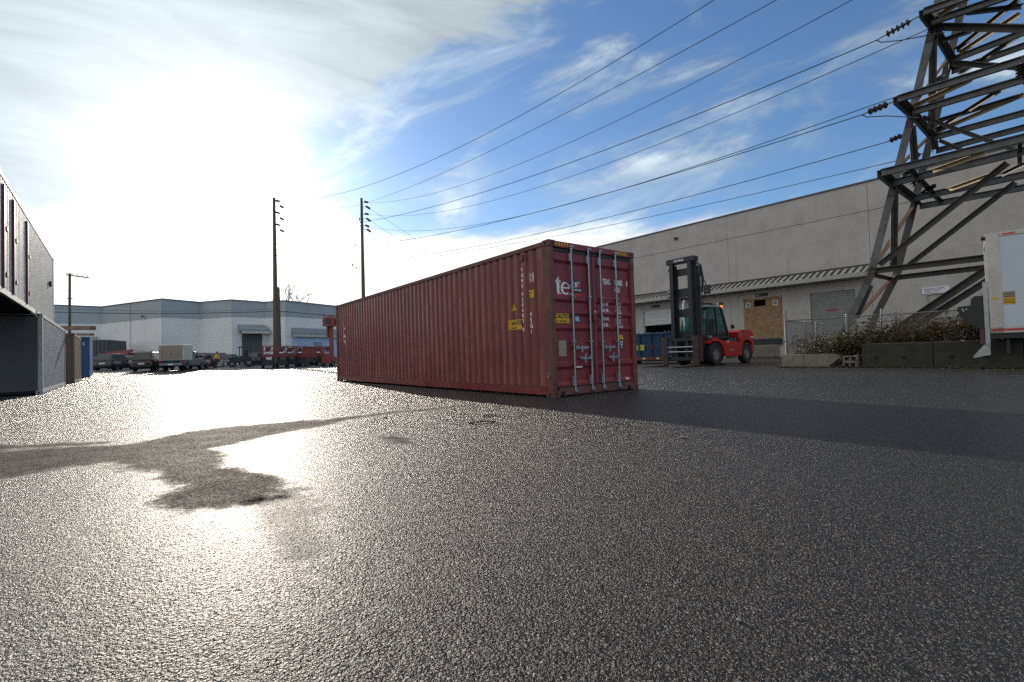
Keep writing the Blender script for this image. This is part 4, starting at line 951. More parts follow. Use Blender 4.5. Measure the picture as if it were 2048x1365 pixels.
# ------------------------------------------------------------------ lattice transmission tower
TN0 = V((13.67, 20.0, 0)); TFAR = -WN * 3.9
def tower():
    root = thing('lattice_tower', 'weathered steel lattice transmission tower with three tiers of crossarms behind the fence', 'pylon', tuple(TN0))
    def N_(px, py, off=0.0):
        a = TN0 - WN * off; return on_plane(px, py, a, a + WU) - TN0
    def Fp(px, py): return N_(px, py, 3.9)
    def HZ(px, py, z):
        r_ = ray(px, py); t = (z - CAM_H) / r_.z; return V((0, 0, CAM_H)) + r_ * t - TN0
    L_, LR, LT = M['lattice'], M['lattice_rust'], M['lattice_sunlit']; LB = M['lattice_pale']
    def mem(p, q, w=.18, mat=None, name='brace', t=.022, up=Z): return recalc(MB().angle(p, q, w, t, up).build(name, mat or L_, root))
    def box(p, q, w, h=None, mat=None, name='beam'):
        """crossarm channel: web with two flanges"""
        p, q = V(p), V(q); h = h or w; b = MB(); d_ = (q - p).normalized(); s_ = d_.cross(Z).normalized()
        b.bar(p, q, .02, h); b.bar(p + Z * (h / 2 - .012) + s_ * w / 4, q + Z * (h / 2 - .012) + s_ * w / 4, w / 2, .02); b.bar(p - Z * (h / 2 - .012) + s_ * w / 4, q - Z * (h / 2 - .012) + s_ * w / 4, w / 2, .02)
        b.sp = [(0, 0)]; o = recalc(b.build(name, mat or LB, root))
        bt = MB(); n_ = int((q - p).length / .45)
        for k in range(n_): c = p + d_ * (.2 + k * .45) - s_ * .005 + Z * (h * .22 if k % 2 else -h * .22); bt.tube(c, c - s_ * .018, .017, 6)
        bt.sp = [(0, 0)]; bt.build('bolts_mark', M['lattice_rust'], o); return o
    def chain(f_, pts, w, mat=None):
        ps = [f_(*p) for p in pts]
        for a, b in zip(ps[:-1], ps[1:]):
            g = MB(); d_ = (b - a).normalized(); g.bar(a, b, w, .03, WN); g.bar(a + WN * .0 - WU * (w / 2 - .02) - WN * w / 2, b - WU * (w / 2 - .02) - WN * w / 2, .03, w, WN); g.sp = [(0, 0)]
            recalc(g.build('leg', mat or L_, root))
            # splice plate with bolts
            pl = MB().bar(b - d_ * .35 + WN * .03, b + d_ * .35 + WN * .03, w * .95, .02, WN)
            pl = pl.build('splice_plate', L_, root)
            bt = MB()
            for k in range(6):
                for s_ in (-1, 1): c = b + d_ * (-.3 + k * .12) + WU * s_ * w * .28 + WN * .04; bt.tube(c, c + WN * .02, .018, 6)
            bt.sp = [(0, 0)]; bt.build('bolts_mark', M['lattice_rust'], pl)
    nl = [(1676, 690), (1741, 551), (1786, 376), (1822, 236), (1863, 64), (1893, -70)]
    fl = [(1722, 690), (1792, 553), (1826, 418), (1846, 338), (1873, 230), (1898, 118), (1928, 0), (1942, -66)]
    chain(N_, nl, .25, LB); chain(Fp, fl, .27)
    # mirrored right-hand legs (mostly out of frame)
    mid = N_(2020, 326).dot(WU)
    for f_, pts in ((N_, [nl[0], nl[2], nl[4], nl[5]]), (Fp, [fl[0], fl[2], fl[5], fl[7]])):
        ps = [f_(*p) for p in pts]; ps = [p + WU * 2 * (mid - p.dot(WU)) for p in ps]
        for a, b in zip(ps[:-1], ps[1:]): mem(a, b, .24, name='leg')
    # inner corner verticals
    for a, b in (((1789, 380), (1787, 536)), ((1823, 250), (1830, 330)), ((1866, 66), (1863, 256))): mem(N_(*a, .5), N_(*b, .5), .17)
    mem(N_(1741, 551), Fp(1826, 418), .17, LR); mem(N_(1690, 665), Fp(1792, 553), .18, LR); mem(N_(1743, 550, .1), Fp(1786, 560), .13, LR)
    mem(N_(1798, 337), Fp(1873, 262), .14, LR); mem(N_(1842, 196), Fp(1898, 118), .13, LR)
    mem(N_(1713, 637, .9), N_(1742, 571, .9), .16)
    # lower bracing between the legs: near face and far face
    mem(N_(1738.5, 544), N_(2040, 508), .21, name='strut'); mem(Fp(1790, 556.5), Fp(2040, 528), .21, name='strut')
    mem(N_(1759, 531), N_(2016, 326), .18); mem(Fp(1813, 535), Fp(2032, 365), .18)
    mem(N_(1751, 688), N_(2010, 516), .24); mem(Fp(1793, 676), Fp(2010, 541), .24)
    # three tiers of crossarms
    z1, z2, z3 = 6.85, 9.36, 12.3
    def tier(z, rows, w, out=2.2):
        ps = []
        for (a, b) in rows:
            p, q = HZ(*a, z), HZ(*b, z); d_ = (q - p).normalized(); q = q + d_ * out; box(p, q, w, w * 1.05); ps.append((p, q))
        return ps
    t1 = tier(z1, [((1763, 347), (2048, 277)), ((1786, 367), (2048, 303)), ((1828, 398), (2026, 355)), ((1839, 414), (2048, 376))], .24)
    t2 = tier(z2, [((1795, 200), (2048, 121)), ((1824, 226), (2048, 160)), ((1868, 276), (2048, 227)), ((1872, 303), (2048, 256))], .23)
    t3 = tier(z3, [((1847, 26), (1960, -14)), ((1862, 46), (1998, 0)), ((1906, 121), (2048, 66)), ((1903, 144), (2048, 93))], .23)
    for t_ in (t1, t2, t3):
        mem(t_[0][0], t_[1][0], .24, name='end_beam'); mem(t_[1][0], t_[2][0], .22, name='end_beam'); mem(t_[2][0], t_[3][0], .2, name='end_beam')
    mem(N_(1860, 54), N_(2048, 58) , .20); mem(N_(1905, 127, 3.0), N_(2040, 136, 3.0), .17)
    for z, prs in ((z1, [((1895, 381), (1985, 349)), ((2000, 352), (2046, 330)), ((1863, 344), (1970, 306)), ((1819, 338), (1884, 406)), ((1802, 352), (1820, 344)), ((1822, 372), (1845, 356)), ((1840, 390), (1868, 372))]),
                   (z2, [((1826, 214), (1942, 160)), ((1870, 262), (2006, 177)), ((1870, 265), (2046, 190)), ((1877, 242), (2046, 191))]),
                   (z3, [((1910, 102), (2036, 0)), ((1916, 108), (2037, 29)), ((1875, 33), (1929, 0)), ((1916, 151), (2046, 66)), ((1935, 26), (2046, 13)), ((1884, 82), (1944, 62))])):
        for k, (a, b) in enumerate(prs): mem(HZ(*a, z), HZ(*b, z), .13, LT if k in (0, 2) and z != z3 or (z == z3 and k in (1, 2)) else None, t=.016)
    mem(N_(1844, 235), N_(2031, 302), .12); mem(N_(1877, 281, 3.0), N_(1926, 302, 3.0), .12); mem(HZ(2040, 288, z1), HZ(2040, 330, z1 - .05), .1)
    # piers
    for p in (N_(1676, 690), Fp(1722, 690), N_(1751, 688), Fp(1793, 676)):
        c = V((p.x, p.y, 0)); zz = p.z + .05; MB().hexa([c + V((-.3, -.3, -.3)), c + V((.3, -.3, -.3)), c + V((.3, .3, -.3)), c + V((-.3, .3, -.3))], [c + V((-.2, -.2, zz)), c + V((.2, -.2, zz)), c + V((.2, .2, zz)), c + V((-.2, .2, zz))]).build('footing', M['cmu'], root)
    # strain insulators
    def insul(p, q, nd=4, r=.125):
        p, q = V(p), V(q); d_ = (q - p); g = MB(); g.tube(p, q, .022, 6)
        for k in range(nd):
            c = p + d_ * (.30 + .42 * k / max(1, nd - 1)); dn = d_.normalized()
            g.tube(c - dn * .05, c + dn * .035, .05, 10, .06); g.tube(c + dn * .03, c + dn * .05, r, 12, r * .7)
        g.sp = [(0, 0)]; o = g.build('insulator', M['insul'], root)
        return o
    def off_(p, px, py, ref): return at(px, py, (ref + TN0).y * 1.0) - TN0
    S = [((1847, 28), (1753, 81), z3, 5), ((1794, 201), (1724, 230), z2, 4)]
    ends = []
    for a, b, z, nd in S:
        p = HZ(*a, z); q = at(*b, (p + TN0).y + 1.35) - TN0; insul(p, q, nd); ends.append(q + TN0)
        jl = [q, q + V((.15, -.05, -.12)), q + V((.7, -.3, -.22)), p + V((.9, .2, -.55))]
        MB().pipe(jl, .018).build('jumper_wire', M['wire'], root)
    for a, b, off, nd in (((1812, 268), (1775, 284), 0.2, 3), ((1848, 307), (1815, 317), 3.6, 3), ((1891, 150), (1868, 164), 3.2, 3)):
        p = N_(*a, off); q = at(*b, (p + TN0).y + .75) - TN0; insul(p, q, nd, .11); ends.append(q + TN0)
    p = HZ(2044, 112, z2); insul(p, p + V((0, 0, -.9)), 5, .17)
    return ends
TOWER_ENDS = tower()

# ------------------------------------------------------------------ timber poles, wires
def big_pole(px, base_px, Y, top_py, r0, r1, label, group, ins=(), pegs=(), name='utility_pole'):
    b = at(base_px, 733, Y); b.z = gz(b.x, b.y) - .2; t = at(px, top_py, Y)
    root = thing(name, label, 'utility pole', tuple(b), 0, group)
    MB().tube((0, 0, 0), t - b, r0, 12, r1).build('pole', M['pole'], root, smooth=True)
    out = []
    for (ax, ay), (bx, by), rr in ins:
        p, q = at(ax, ay, Y - .4) - b, at(bx, by, Y - .4) - b
        d_ = q - p; g = MB()
        g.tube(p + d_ * .06, p + d_ * .94, .05, 6)
        for k in range(7): c = p + d_ * (.12 + .76 * k / 6); g.tube(c - d_.normalized() * .07, c + d_.normalized() * .07, rr, 10)
        g.sp = [(0, 0)]; o = g.build('insulator', M['insul'], root)
        pp = t + (b + Z * .2 - t) * ((ay - top_py) / (733 - top_py)); pole_pt = V((pp.x, pp.y, (p + b).z)) - b
        MB().tube(pole_pt, p + d_ * .06, .035, 6).build('insulator_arm', M['dark'], root)
        out.append(q + b)
    for (ax, ay), (bx, by) in pegs: MB().tube(at(ax, ay, Y - .3) - b, at(bx, by, Y - .3) - b, .05, 6).build('arm', M['dark'], root)
    return root, out, t
G_ = 'tall timber power poles'
p1, i1, t1_ = big_pole(548, 552.5, 70, 396, .40, .20, 'tallest timber power pole, standing among the red lifts with pegs half way up', G_,
    [((552, 402), (559, 403), .16), ((560, 412), (567, 416), .16), ((552, 425), (559, 427), .16), ((560, 436), (567, 440), .16), ((553, 449), (559, 451), .16), ((560, 460), (568, 464), .16)],
    [((551, 487), (559, 490)), ((551, 499), (558, 501)), ((550, 510), (558, 513))])
p2, i2, t2_ = big_pole(723, 729.5, 75, 397, .36, .19, 'timber power pole rising from behind the dark red container', G_,
    [((729, 404), (736, 405), .17), ((732, 413), (740, 418), .17), ((730, 428), (737, 429), .17), ((733, 437), (741, 443), .17), ((731, 451), (738, 454), .17), ((734, 459), (741, 464), .17)])
p3, _a, t3_ = big_pole(557, 560.5, 72, 575, .22, .17, 'short timber pole right beside the tallest power pole', 'tall timber power poles')
p4, _a, t4_ = big_pole(139.5, 139, 65, 547, .18, .14, 'thin timber pole with a crossarm behind the left row of containers', 'tall timber power poles')
def crossarm():
    b = V(p4.location)
    MB().bar(at(132, 550, 64.7) - b, at(177, 556, 64.7) - b, .14, .17).build('crossarm', M['pole'], p4)
    for k in range(5):
        c = at(134 + k * 10.2, 548.5 + k * 1.35, 64.7) - b; MB().tube(c, c + Z * .22, .05, 8).build('insulator', M['insul'], p4)
    MB().bar(at(134, 597, 64.7) - b, at(145, 597, 64.7) - b, .1, .12).build('crossarm', M['pole'], p4)
crossarm()
NW = [0]
def wire(p, q, mid=None, r=.022, label='', name='power_line', group='overhead power lines'):
    p, q = V(p), V(q); sag = .3
    if mid:
        g = on_plane(mid[0], mid[1], (p.x, p.y), (q.x, q.y)); h = V((q.x - p.x, q.y - p.y)); t = (V((g.x - p.x, g.y - p.y)).dot(h)) / h.length_squared
        t = min(.97, max(.03, t)); sag = (p.z + (q.z - p.z) * t - g.z) / (4 * t * (1 - t))
    n_ = 28; pts = []
    for k in range(n_ + 1):
        t = (k / n_) ** 1.0; pts.append(p + (q - p) * t - Z * sag * 4 * t * (1 - t))
    o = MB().pipe(pts, r, 5).build(name, M['wire']); return tag(o, label, 'power line', group)
TOP = lambda px, py, Y: at(px, py, Y)
hi = [(1900, -312, 17.5), (1905, -196, 17.6), (1910, -112, 17.7)]
wire(i1[0], TOP(*hi[0]), (870, 318), .02, 'uppermost overhead wire, from the tallest pole steeply up to the top of the picture')
wire(i2[0], TOP(*hi[1]), (1100, 243), .02, 'second overhead wire down from the top of the picture to the pole behind the container')
wire(i2[0] + V((.1, .1, -.05)), TOP(*hi[2]), (1100, 303), .018, 'third overhead wire down from the top of the picture, just below the second')
wire(i1[2], t2_ - Z * 1.0, (650, 420), .016, 'faint wire between the tops of the two tall timber poles')
wire(i1[4], TOWER_ENDS[0], (900, 404.5), .02, "wire from the tallest pole to the long insulator string at the tower's top arm")
wire(i2[2], at(1862, 56, 18.2), (960, 408), .017, "wire from the rear pole running just under the tower's top insulator string")
wire(i2[4], at(1797, 192, 17.5), (960, 448.7), .017, "upper of the two close wires reaching the tip of the tower's middle arm")
wire(at(566, 487, 70), TOWER_ENDS[1], (960, 452), .019, "lower of the two close wires, ending at the insulator string of the tower's middle arm")
wire(at(640, 520, 73), TOWER_ENDS[2], (1300, 414), .018, "wire reaching the small insulator between the tower's middle and lower arms")
wire(at(660, 530, 73), TOWER_ENDS[3], (1300, 434), .016, 'lowest long wire, passing just above the grey warehouse roof to the tower')
for k, (ii, (qx, qy)) in enumerate(((i2[1], (1010, 590)), (i2[3], (985, 590)), (i2[5], (960, 590)))):
    wire(ii, at(qx, qy, 150), None, .022, ('upper', 'middle', 'lower')[k] + ' of the three faint wires dropping from the rear pole behind the container')
wire(at(90, 624, 64.6), at(556, 622.5, 72), (330, 627.5), .05, 'thick telephone cable crossing in front of the far warehouse, left of the tallest pole', 'telephone_cable')
wire(at(90, 616.5, 64.6), at(556, 618, 72), (330, 622.5), .02, 'thin cable just above the thick telephone cable across the far warehouse', 'telephone_cable')
wire(at(556, 622.5, 72), at(740, 640, 80), (640, 630), .05, 'thick telephone cable crossing the far warehouse, right of the tallest pole', 'telephone_cable')
def guys():
    b = V(p2.location)
    for k, (ex, ey) in enumerate(((694, 600), (706, 600))):
        pts = [t2_ - Z * (1.2 + k * .5), at(ex, ey, 74)]
        o = MB().tube(pts[0] - b, pts[1] - b, .010, 5).build('guy_wire', M['wire'], p2)
        for t in (.13, .40, .62): c = pts[0] + (pts[1] - pts[0]) * (t + .02 * k) - b; MB().tube(c, c + (pts[1] - pts[0]).normalized() * .45, .085, 8).build('guy_insulator', M['insul'], p2)
guys()

# ------------------------------------------------------------------ wheels
def wheel(root, x, y, r, w, rim_r=.58, hubdepth=.1, side=1, name='wheel', mat=None):
    """tyre ring with a rim inside; side=+1 shows its dish to +y"""
    t = MB(); h = w / 2
    t.lathe([(r * rim_r, -h * .75), (r * .80, -h), (r * .95, -h * .92), (r, -h * .6), (r, h * .6), (r * .95, h * .92), (r * .80, h), (r * rim_r, h * .75), (r * rim_r, -h * .75)], (x, y, r), 'y', 28)
    o = t.build(name, M['tyre'], root, smooth=True)
    k = MB(); s_ = side
    k.lathe([(r * rim_r, h * .7 * s_), (r * rim_r * .92, h * .72 * s_), (r * rim_r * .86, h * .30 * s_), (r * rim_r * .45, h * .18 * s_), (r * rim_r * .40, h * .45 * s_), (0.002, h * .48 * s_)], (x, y, r), 'y', 24)
    for a in range(8):
        c = V((x + r * rim_r * .62 * math.cos(a * math.pi / 4), y + h * .22 * s_, r + r * rim_r * .62 * math.sin(a * math.pi / 4))); k.tube(c, c + V((0, .04 * s_, 0)), r * .035, 6)
    k.sp = [(0, 0)]
    recalc(k.build('rim', mat or M['rim'], o, smooth=True))
    return o

# ------------------------------------------------------------------ heavy forklift (x forward, y left)
def forklift():
    fx, fy = 9.755, 25.05
    root = thing('forklift', 'big red forklift with tall dark mast and glazed cab parked before the grey warehouse', 'forklift', (fx, fy, gz(fx, fy) - .01), math.atan2(-.616, -.788))
    rd, sl_, dk, ck = M['red_paint'], M['slate'], M['dark'], M['cab']
    for x, y, s_ in ((0, .86, 1), (0, -.86, -1)): wheel(root, x, y, .58, .36, .52, .12, s_)
    for x, y, s_ in ((-3.3, .82, 1), (-3.3, -.82, -1)): wheel(root, x, y, .57, .34, .52, .1, s_)
    MB().tube((0, -.7, .58), (0, .7, .58), .16, 12).build('axle', dk, root); MB().tube((-3.3, -.7, .57), (-3.3, .7, .57), .13, 12).build('axle', dk, root)
    # chassis with front fenders
    b = MB().prism([(-2.62, .42), (-.80, .42), (-.72, .80), (-.50, 1.08), (-.15, 1.22), (.35, 1.22), (.62, 1.08), (.66, 1.16), (.40, 1.32), (-.30, 1.32), (-.55, 1.26), (-2.62, 1.16)], 'y', .62, 1.02)
    b.prism([(-2.62, .42), (-.80, .42), (-.72, .80), (-.50, 1.08), (-.15, 1.22), (.35, 1.22), (.62, 1.08), (.66, 1.16), (.40, 1.32), (-.30, 1.32), (-.55, 1.26), (-2.62, 1.16)], 'y', -1.02, -.62)
    b.box(-2.60, -.2, -.615, .615, .45, 1.10); b.sp = [(0, 0)]
    recalc(b.build('chassis', rd, root, .02))
    for y in (-1.0, 1.0): MB().box(-2.0, -.95, y - .03, y + .03, .34, .415).build('step', dk, root)
    for y in (1.022, -1.028): MB().box(-1.75, -1.25, y, y + .006, .72, .78).build('side_mark', M['tan'], root)
    # counterweight hood
    hood = [(-4.02, .60), (-3.92, .50), (-3.82, .62), (-3.84, 1.02), (-3.62, 1.20), (-3.2, 1.28), (-2.9, 1.16), (-2.72, .92), (-2.64, .45), (-2.5, .45), (-2.5, 1.2), (-2.36, 1.3), (-2.30, 1.72), (-2.7, 1.84), (-3.75, 1.80), (-4.0, 1.66), (-4.06, 1.2)]
    h = MB().prism(hood, 'y', .55, 1.0); h.prism(hood, 'y', -1.0, -.55); h.prism([(-4.06, .62), (-2.5, .62), (-2.3, 1.72), (-2.7, 1.84), (-3.75, 1.80), (-4.0, 1.66)], 'y', -.55, .55); h.sp = [(0, 0)]
    recalc(h.build('counterweight', rd, root, .03))
    en = MB().box(-2.3, -1.35, -.9, .95, 1.17, 1.42).build('engine_bay', dk, root)
    for k in range(6): MB().box(-2.2 + k * .14, -2.12 + k * .14, .951, .965, 1.2, 1.38).build('grille_slat', M['steel'] if k % 2 else dk, en)
    for y in (.80, -.80): MB().box(-4.085, -4.04, y - .1, y + .1, 1.45, 1.55).build('tail_lamp', M['tail'], root)
    k = MB(); 
    for xx in (-3.9, -3.7): MB().box(xx - .06, xx + .06, 1.002, 1.008, 1.40, 1.46).build('side_mark', M['white_mark'], root)
    MB().box(-2.62, -2.54, 1.002, 1.01, 1.45, 1.72).build('side_mark', M['tan'], root)
    letter(k, 'DCE', .14, (-1.05, 1.0215, 1.15), (-1, 0, 0), (0, 0, 1), .9); k.build('lettering', M['white'], root)
    # cab
    P = dict(fb=(.52, 1.42), ft=(.05, 3.02), bb=(-1.78, 1.42), bt=(-1.20, 3.02), mt=(-.62, 3.02), mb=(-.62, 1.42))
    for y in (.74, -.74):
        yt = y * .90
        g = lambda a: V((a[0], y if a[1] < 2 else yt, a[1]))
        for a, c, w_ in (('fb', 'ft', .08), ('bb', 'bt', .10), ('mb', 'mt', .09)): MB().bar(g(P[a]), g(P[c]), w_, w_).build('cab_pillar', ck, root)
        MB().bar(g(P['fb']), g(P['bb']), .10, .10).build('cab_sill', ck, root)
        MB().bar(g((-.62, 2.05)) , g((-1.66, 1.95)), .05, .05).build('window_rail', ck, root)
        s_ = 1 if y > 0 else -1
        e = V((0, .012 * s_, 0))
        MB().quad(g(P['fb']) + e, g(P['ft']) + e, g(P['mt']) + e, g(P['mb']) + e).build('side_glass', M['glass'], root); MB().quad(g(P['mb']) + e, g(P['mt']) + e, g(P['bt']) + e, g(P['bb']) + e).build('side_glass', M['glass'], root)
    q = lambda a, y: V((a[0], y if a[1] < 2 else y * .9, a[1]))
    MB().quad(q(P['fb'], .7), q(P['fb'], -.7), q(P['ft'], -.7), q(P['ft'], .7)).build('windscreen', M['glass'], root); MB().quad(q(P['bb'], .7), q(P['bb'], -.7), q(P['bt'], -.7), q(P['bt'], .7)).build('rear_glass', M['glass'], root)
    MB().hexa([(-1.30, -.70, 3.02), (.16, -.70, 3.00), (.16, .70, 3.00), (-1.30, .70, 3.02)], [(-1.20, -.60, 3.17), (.05, -.60, 3.13), (.05, .60, 3.13), (-1.20, .60, 3.17)]).build('cab_roof', M['cabroof'], root, .03)
    for k in range(5): MB().bar((-1.0 + k * .22, -.5, 3.19), (-1.0 + k * .22, .5, 3.19), .05, .05).build('roof_guard_bar', ck, root)
    MB().box(-1.05, -.55, -.4, .3, 3.215, 3.30).build('roof_unit', ck, root, .02)
    MB().box(-1.8, .5, -.72, .72, 1.18, 1.40).build('cab_base', ck, root)
    MB().box(-.60, -.05, .745, .80, .95, 1.42).build('cab_step', rd, root)
    st = MB().box(-1.05, -.5, -.3, .3, 1.42, 1.72).hexa([(-1.20, -.28, 1.6), (-1.02, -.28, 1.6), (-1.02, .28, 1.6), (-1.20, .28, 1.6)], [(-1.35, -.24, 2.45), (-1.2, -.24, 2.45), (-1.2, .24, 2.45), (-1.35, .24, 2.45)]); st.sp = [(0, 0)]; st.build('seat', M['seat'], root, .04)
    MB().tube((.15, .0, 1.5), (-.12, 0, 2.1), .04, 8).build('steering_column', ck, root)
    MB().pipe([(-.14 + .17 * .35 * math.cos(t), .19 * math.sin(t), 2.12 + .17 * math.cos(t) * .7) for t in [2 * math.pi * k / 14 for k in range(15)]], .018, 6).build('steering_wheel', ck, root)
    MB().tube((.32, -.55, 1.4), (.22, -.62, 3.32), .055, 10).tube((.22, -.62, 3.30), (.12, -.62, 3.46), .055, 10).build('exhaust_pipe', M['chrome'], root, smooth=True)
    bc = MB().tube((-1.42, .55, 3.00), (-1.42, .55, 3.14), .10, 14).build('beacon', M['beacon'], root, smooth=True)
    MB().tube((-1.42, .55, 3.145), (-1.42, .55, 3.32), .14, 14, .13).build('beacon_cover', ck, bc)
    MB().bar((-1.2, .6, 3.0), (-1.42, .55, 2.98), .06, .04).build('bracket', ck, root)
    for y in (.98, -.98): MB().box(.46, .60, y - .1, y + .1, 1.36, 1.5).build('headlamp', M['steel'], root, .02)
    MB().box(.30, .36, .90, .98, 1.42, 1.50).build('warning_lamp', M['tail'], root, .02)
    MB().bar((-1.9, .75, 1.95), (-1.66, .95, 2.06), .03).build('mirror_arm', ck, root); MB().box(-1.95, -1.9, .82, 1.0, 1.88, 2.1).build('mirror', ck, root, .01)
    # mast
    HT = 5.28
    for y in (.56, -.56):
        s_ = 1 if y > 0 else -1
        a = MB().box(.86, 1.16, y + .11 * s_, y + .20 * s_, .28, HT - .05).box(.86, .90, y - .05 * s_, y + .1099 * s_, .28, HT - .05).box(1.12, 1.16, y - .05 * s_, y + .1099 * s_, .28, HT - .05); a.sp = [(0, 0)]; a.build('mast_rail', sl_, root)
        a = MB().box(1.165, 1.42, y - .03 * s_, y + .05 * s_, .40, HT).box(1.165, 1.20, y - .14 * s_, y - .0301 * s_, .40, HT).box(1.385, 1.42, y - .14 * s_, y - .0301 * s_, .40, HT); a.sp = [(0, 0)]; a.build('inner_mast_rail', sl_, root)
        MB().tube((1.02, y - .14 * s_, .5), (1.02, y - .14 * s_, HT - .25), .055, 10).build('lift_cylinder', M['dark'], root, smooth=True)
        MB().tube((.98, y + .27 * s_, .6), (.98, y + .27 * s_, HT - .6), .028, 8).build('lift_chain', M['fork'], root); MB().tube((.90, y + .31 * s_, .9), (.90, y + .31 * s_, HT - .5), .02, 8).build('hydraulic_pipe', M['dark'], root)
        MB().tube((.55, y, 1.0), (.9, y, 1.75), .07, 10).build('tilt_cylinder', M['fork'], root)
        MB().tube((1.05, y + .22 * s_, HT - .22), (1.05, y + .29 * s_, HT - .22), .13, 16).build('chain_pulley', M['steel'], root)
    hd = MB().box(1.0, 1.44, -.80, .80, HT - .02, HT + .24).build('mast_header', sl_, root, .02)
    t = MB(); letter(t, 'KALMAR', .15, (1.4415, -.30, HT + .06), (0, 1, 0), (0, 0, 1), .95); t.build('lettering', M['white_mark'], hd)
    for z, h_ in ((HT - .62, .34), (HT - 1.72, .42), (HT - 2.75, .38), (1.5, .3)): MB().box(.92, 1.10, -.605, .605, z, z + h_).build('mast_crossbeam', sl_, root)
    for k in range(3):
        y0 = .84 + k * .045
        MB().pipe([(1.0, y0, HT - .25), (.96, y0 + .07, HT - .8), (.90, y0 + .22, HT - 1.1), (.86, y0 + .30, HT - 1.45), (.90, y0 + .16, HT - 1.75), (1.0, y0 - .06, HT - 1.9)] if k == 0 else [(1.0, y0, HT - .2), (.95, y0 + .08, HT - .7 - .1 * k), (.97, y0 + .02, HT - 1.4 - .1 * k)], .026, 8).build('hydraulic_hose', M['rubber'], root)
    MB().box(.95, 1.12, .78, .92, HT - .75, HT - .3).build('valve_block', dk, root, .01)
    for y in (1.02, -1.08): 
        lb = MB().box(.62, .74, y - .16, y + .16, 3.62, 4.05).build('work_lamp', dk, root, .02)
        MB().box(.742, .75, y - .1, y + .1, 3.88, 4.0).box(.742, .75, y - .1, y + .1, 3.68, 3.8).build('lamp_lens', M['steel'], lb)
        MB().bar((.68, y * .8, 3.8), (.86, y * .68, 3.8), .05).build('lamp_bracket', dk, root)
    # carriage and forks
    for z, h_ in ((1.28, .16), (.30, .18)): MB().box(1.46, 1.58, -1.02, 1.02, z, z + h_).build('carriage_bar', dk, root)
    for z in (.98, .74): MB().tube((1.62, -.75, z), (1.62, .75, z), .035, 10).build('shift_cylinder_rod', M['chrome'], root, smooth=True)
    for y in (.30, -.30): MB().box(1.44, 1.56, y - .08, y + .08, .48, 1.27).build('carriage_plate', dk, root)
    for y in (-.86, .86):
        f = MB(); f.hexa([(1.59, y - .15, .05), (1.70, y - .15, .05), (1.70, y + .15, .05), (1.59, y + .15, .05)], [(1.59, y - .15, 1.52), (1.67, y - .15, 1.52), (1.67, y + .15, 1.52), (1.59, y + .15, 1.52)])
        f.hexa([(1.70, y - .14, .03), (3.95, y - .11, .03), (3.95, y + .11, .03), (1.70, y + .14, .03)], [(1.70, y - .14, .12), (3.95, y - .11, .055), (3.95, y + .11, .055), (1.70, y + .14, .12)]); f.sp = [(0, 0)]
        f.build('fork', M['fork'], root, .008)
    for y, s_ in ((1.0, 1), (-1.0, -1)): MB().box(1.46, 1.60, y, y + .12 * s_, .26, 1.46).build('carriage_end_plate', M['fork'], root)
    MB().prism([(.25, .5), (.95, .45), (.95, 1.2), (.5, 1.2)], 'y', -.5, .5).build('front_frame', dk, root)
    for y in (.62, -.62): MB().box(.3, .52, y - .02, y + .3, .30, 1.06).build('mud_flap', M['rubber'], root) if y > 0 else MB().box(.3, .52, y - .3, y + .02, .30, 1.06).build('mud_flap', M['rubber'], root)
    return root
forklift()

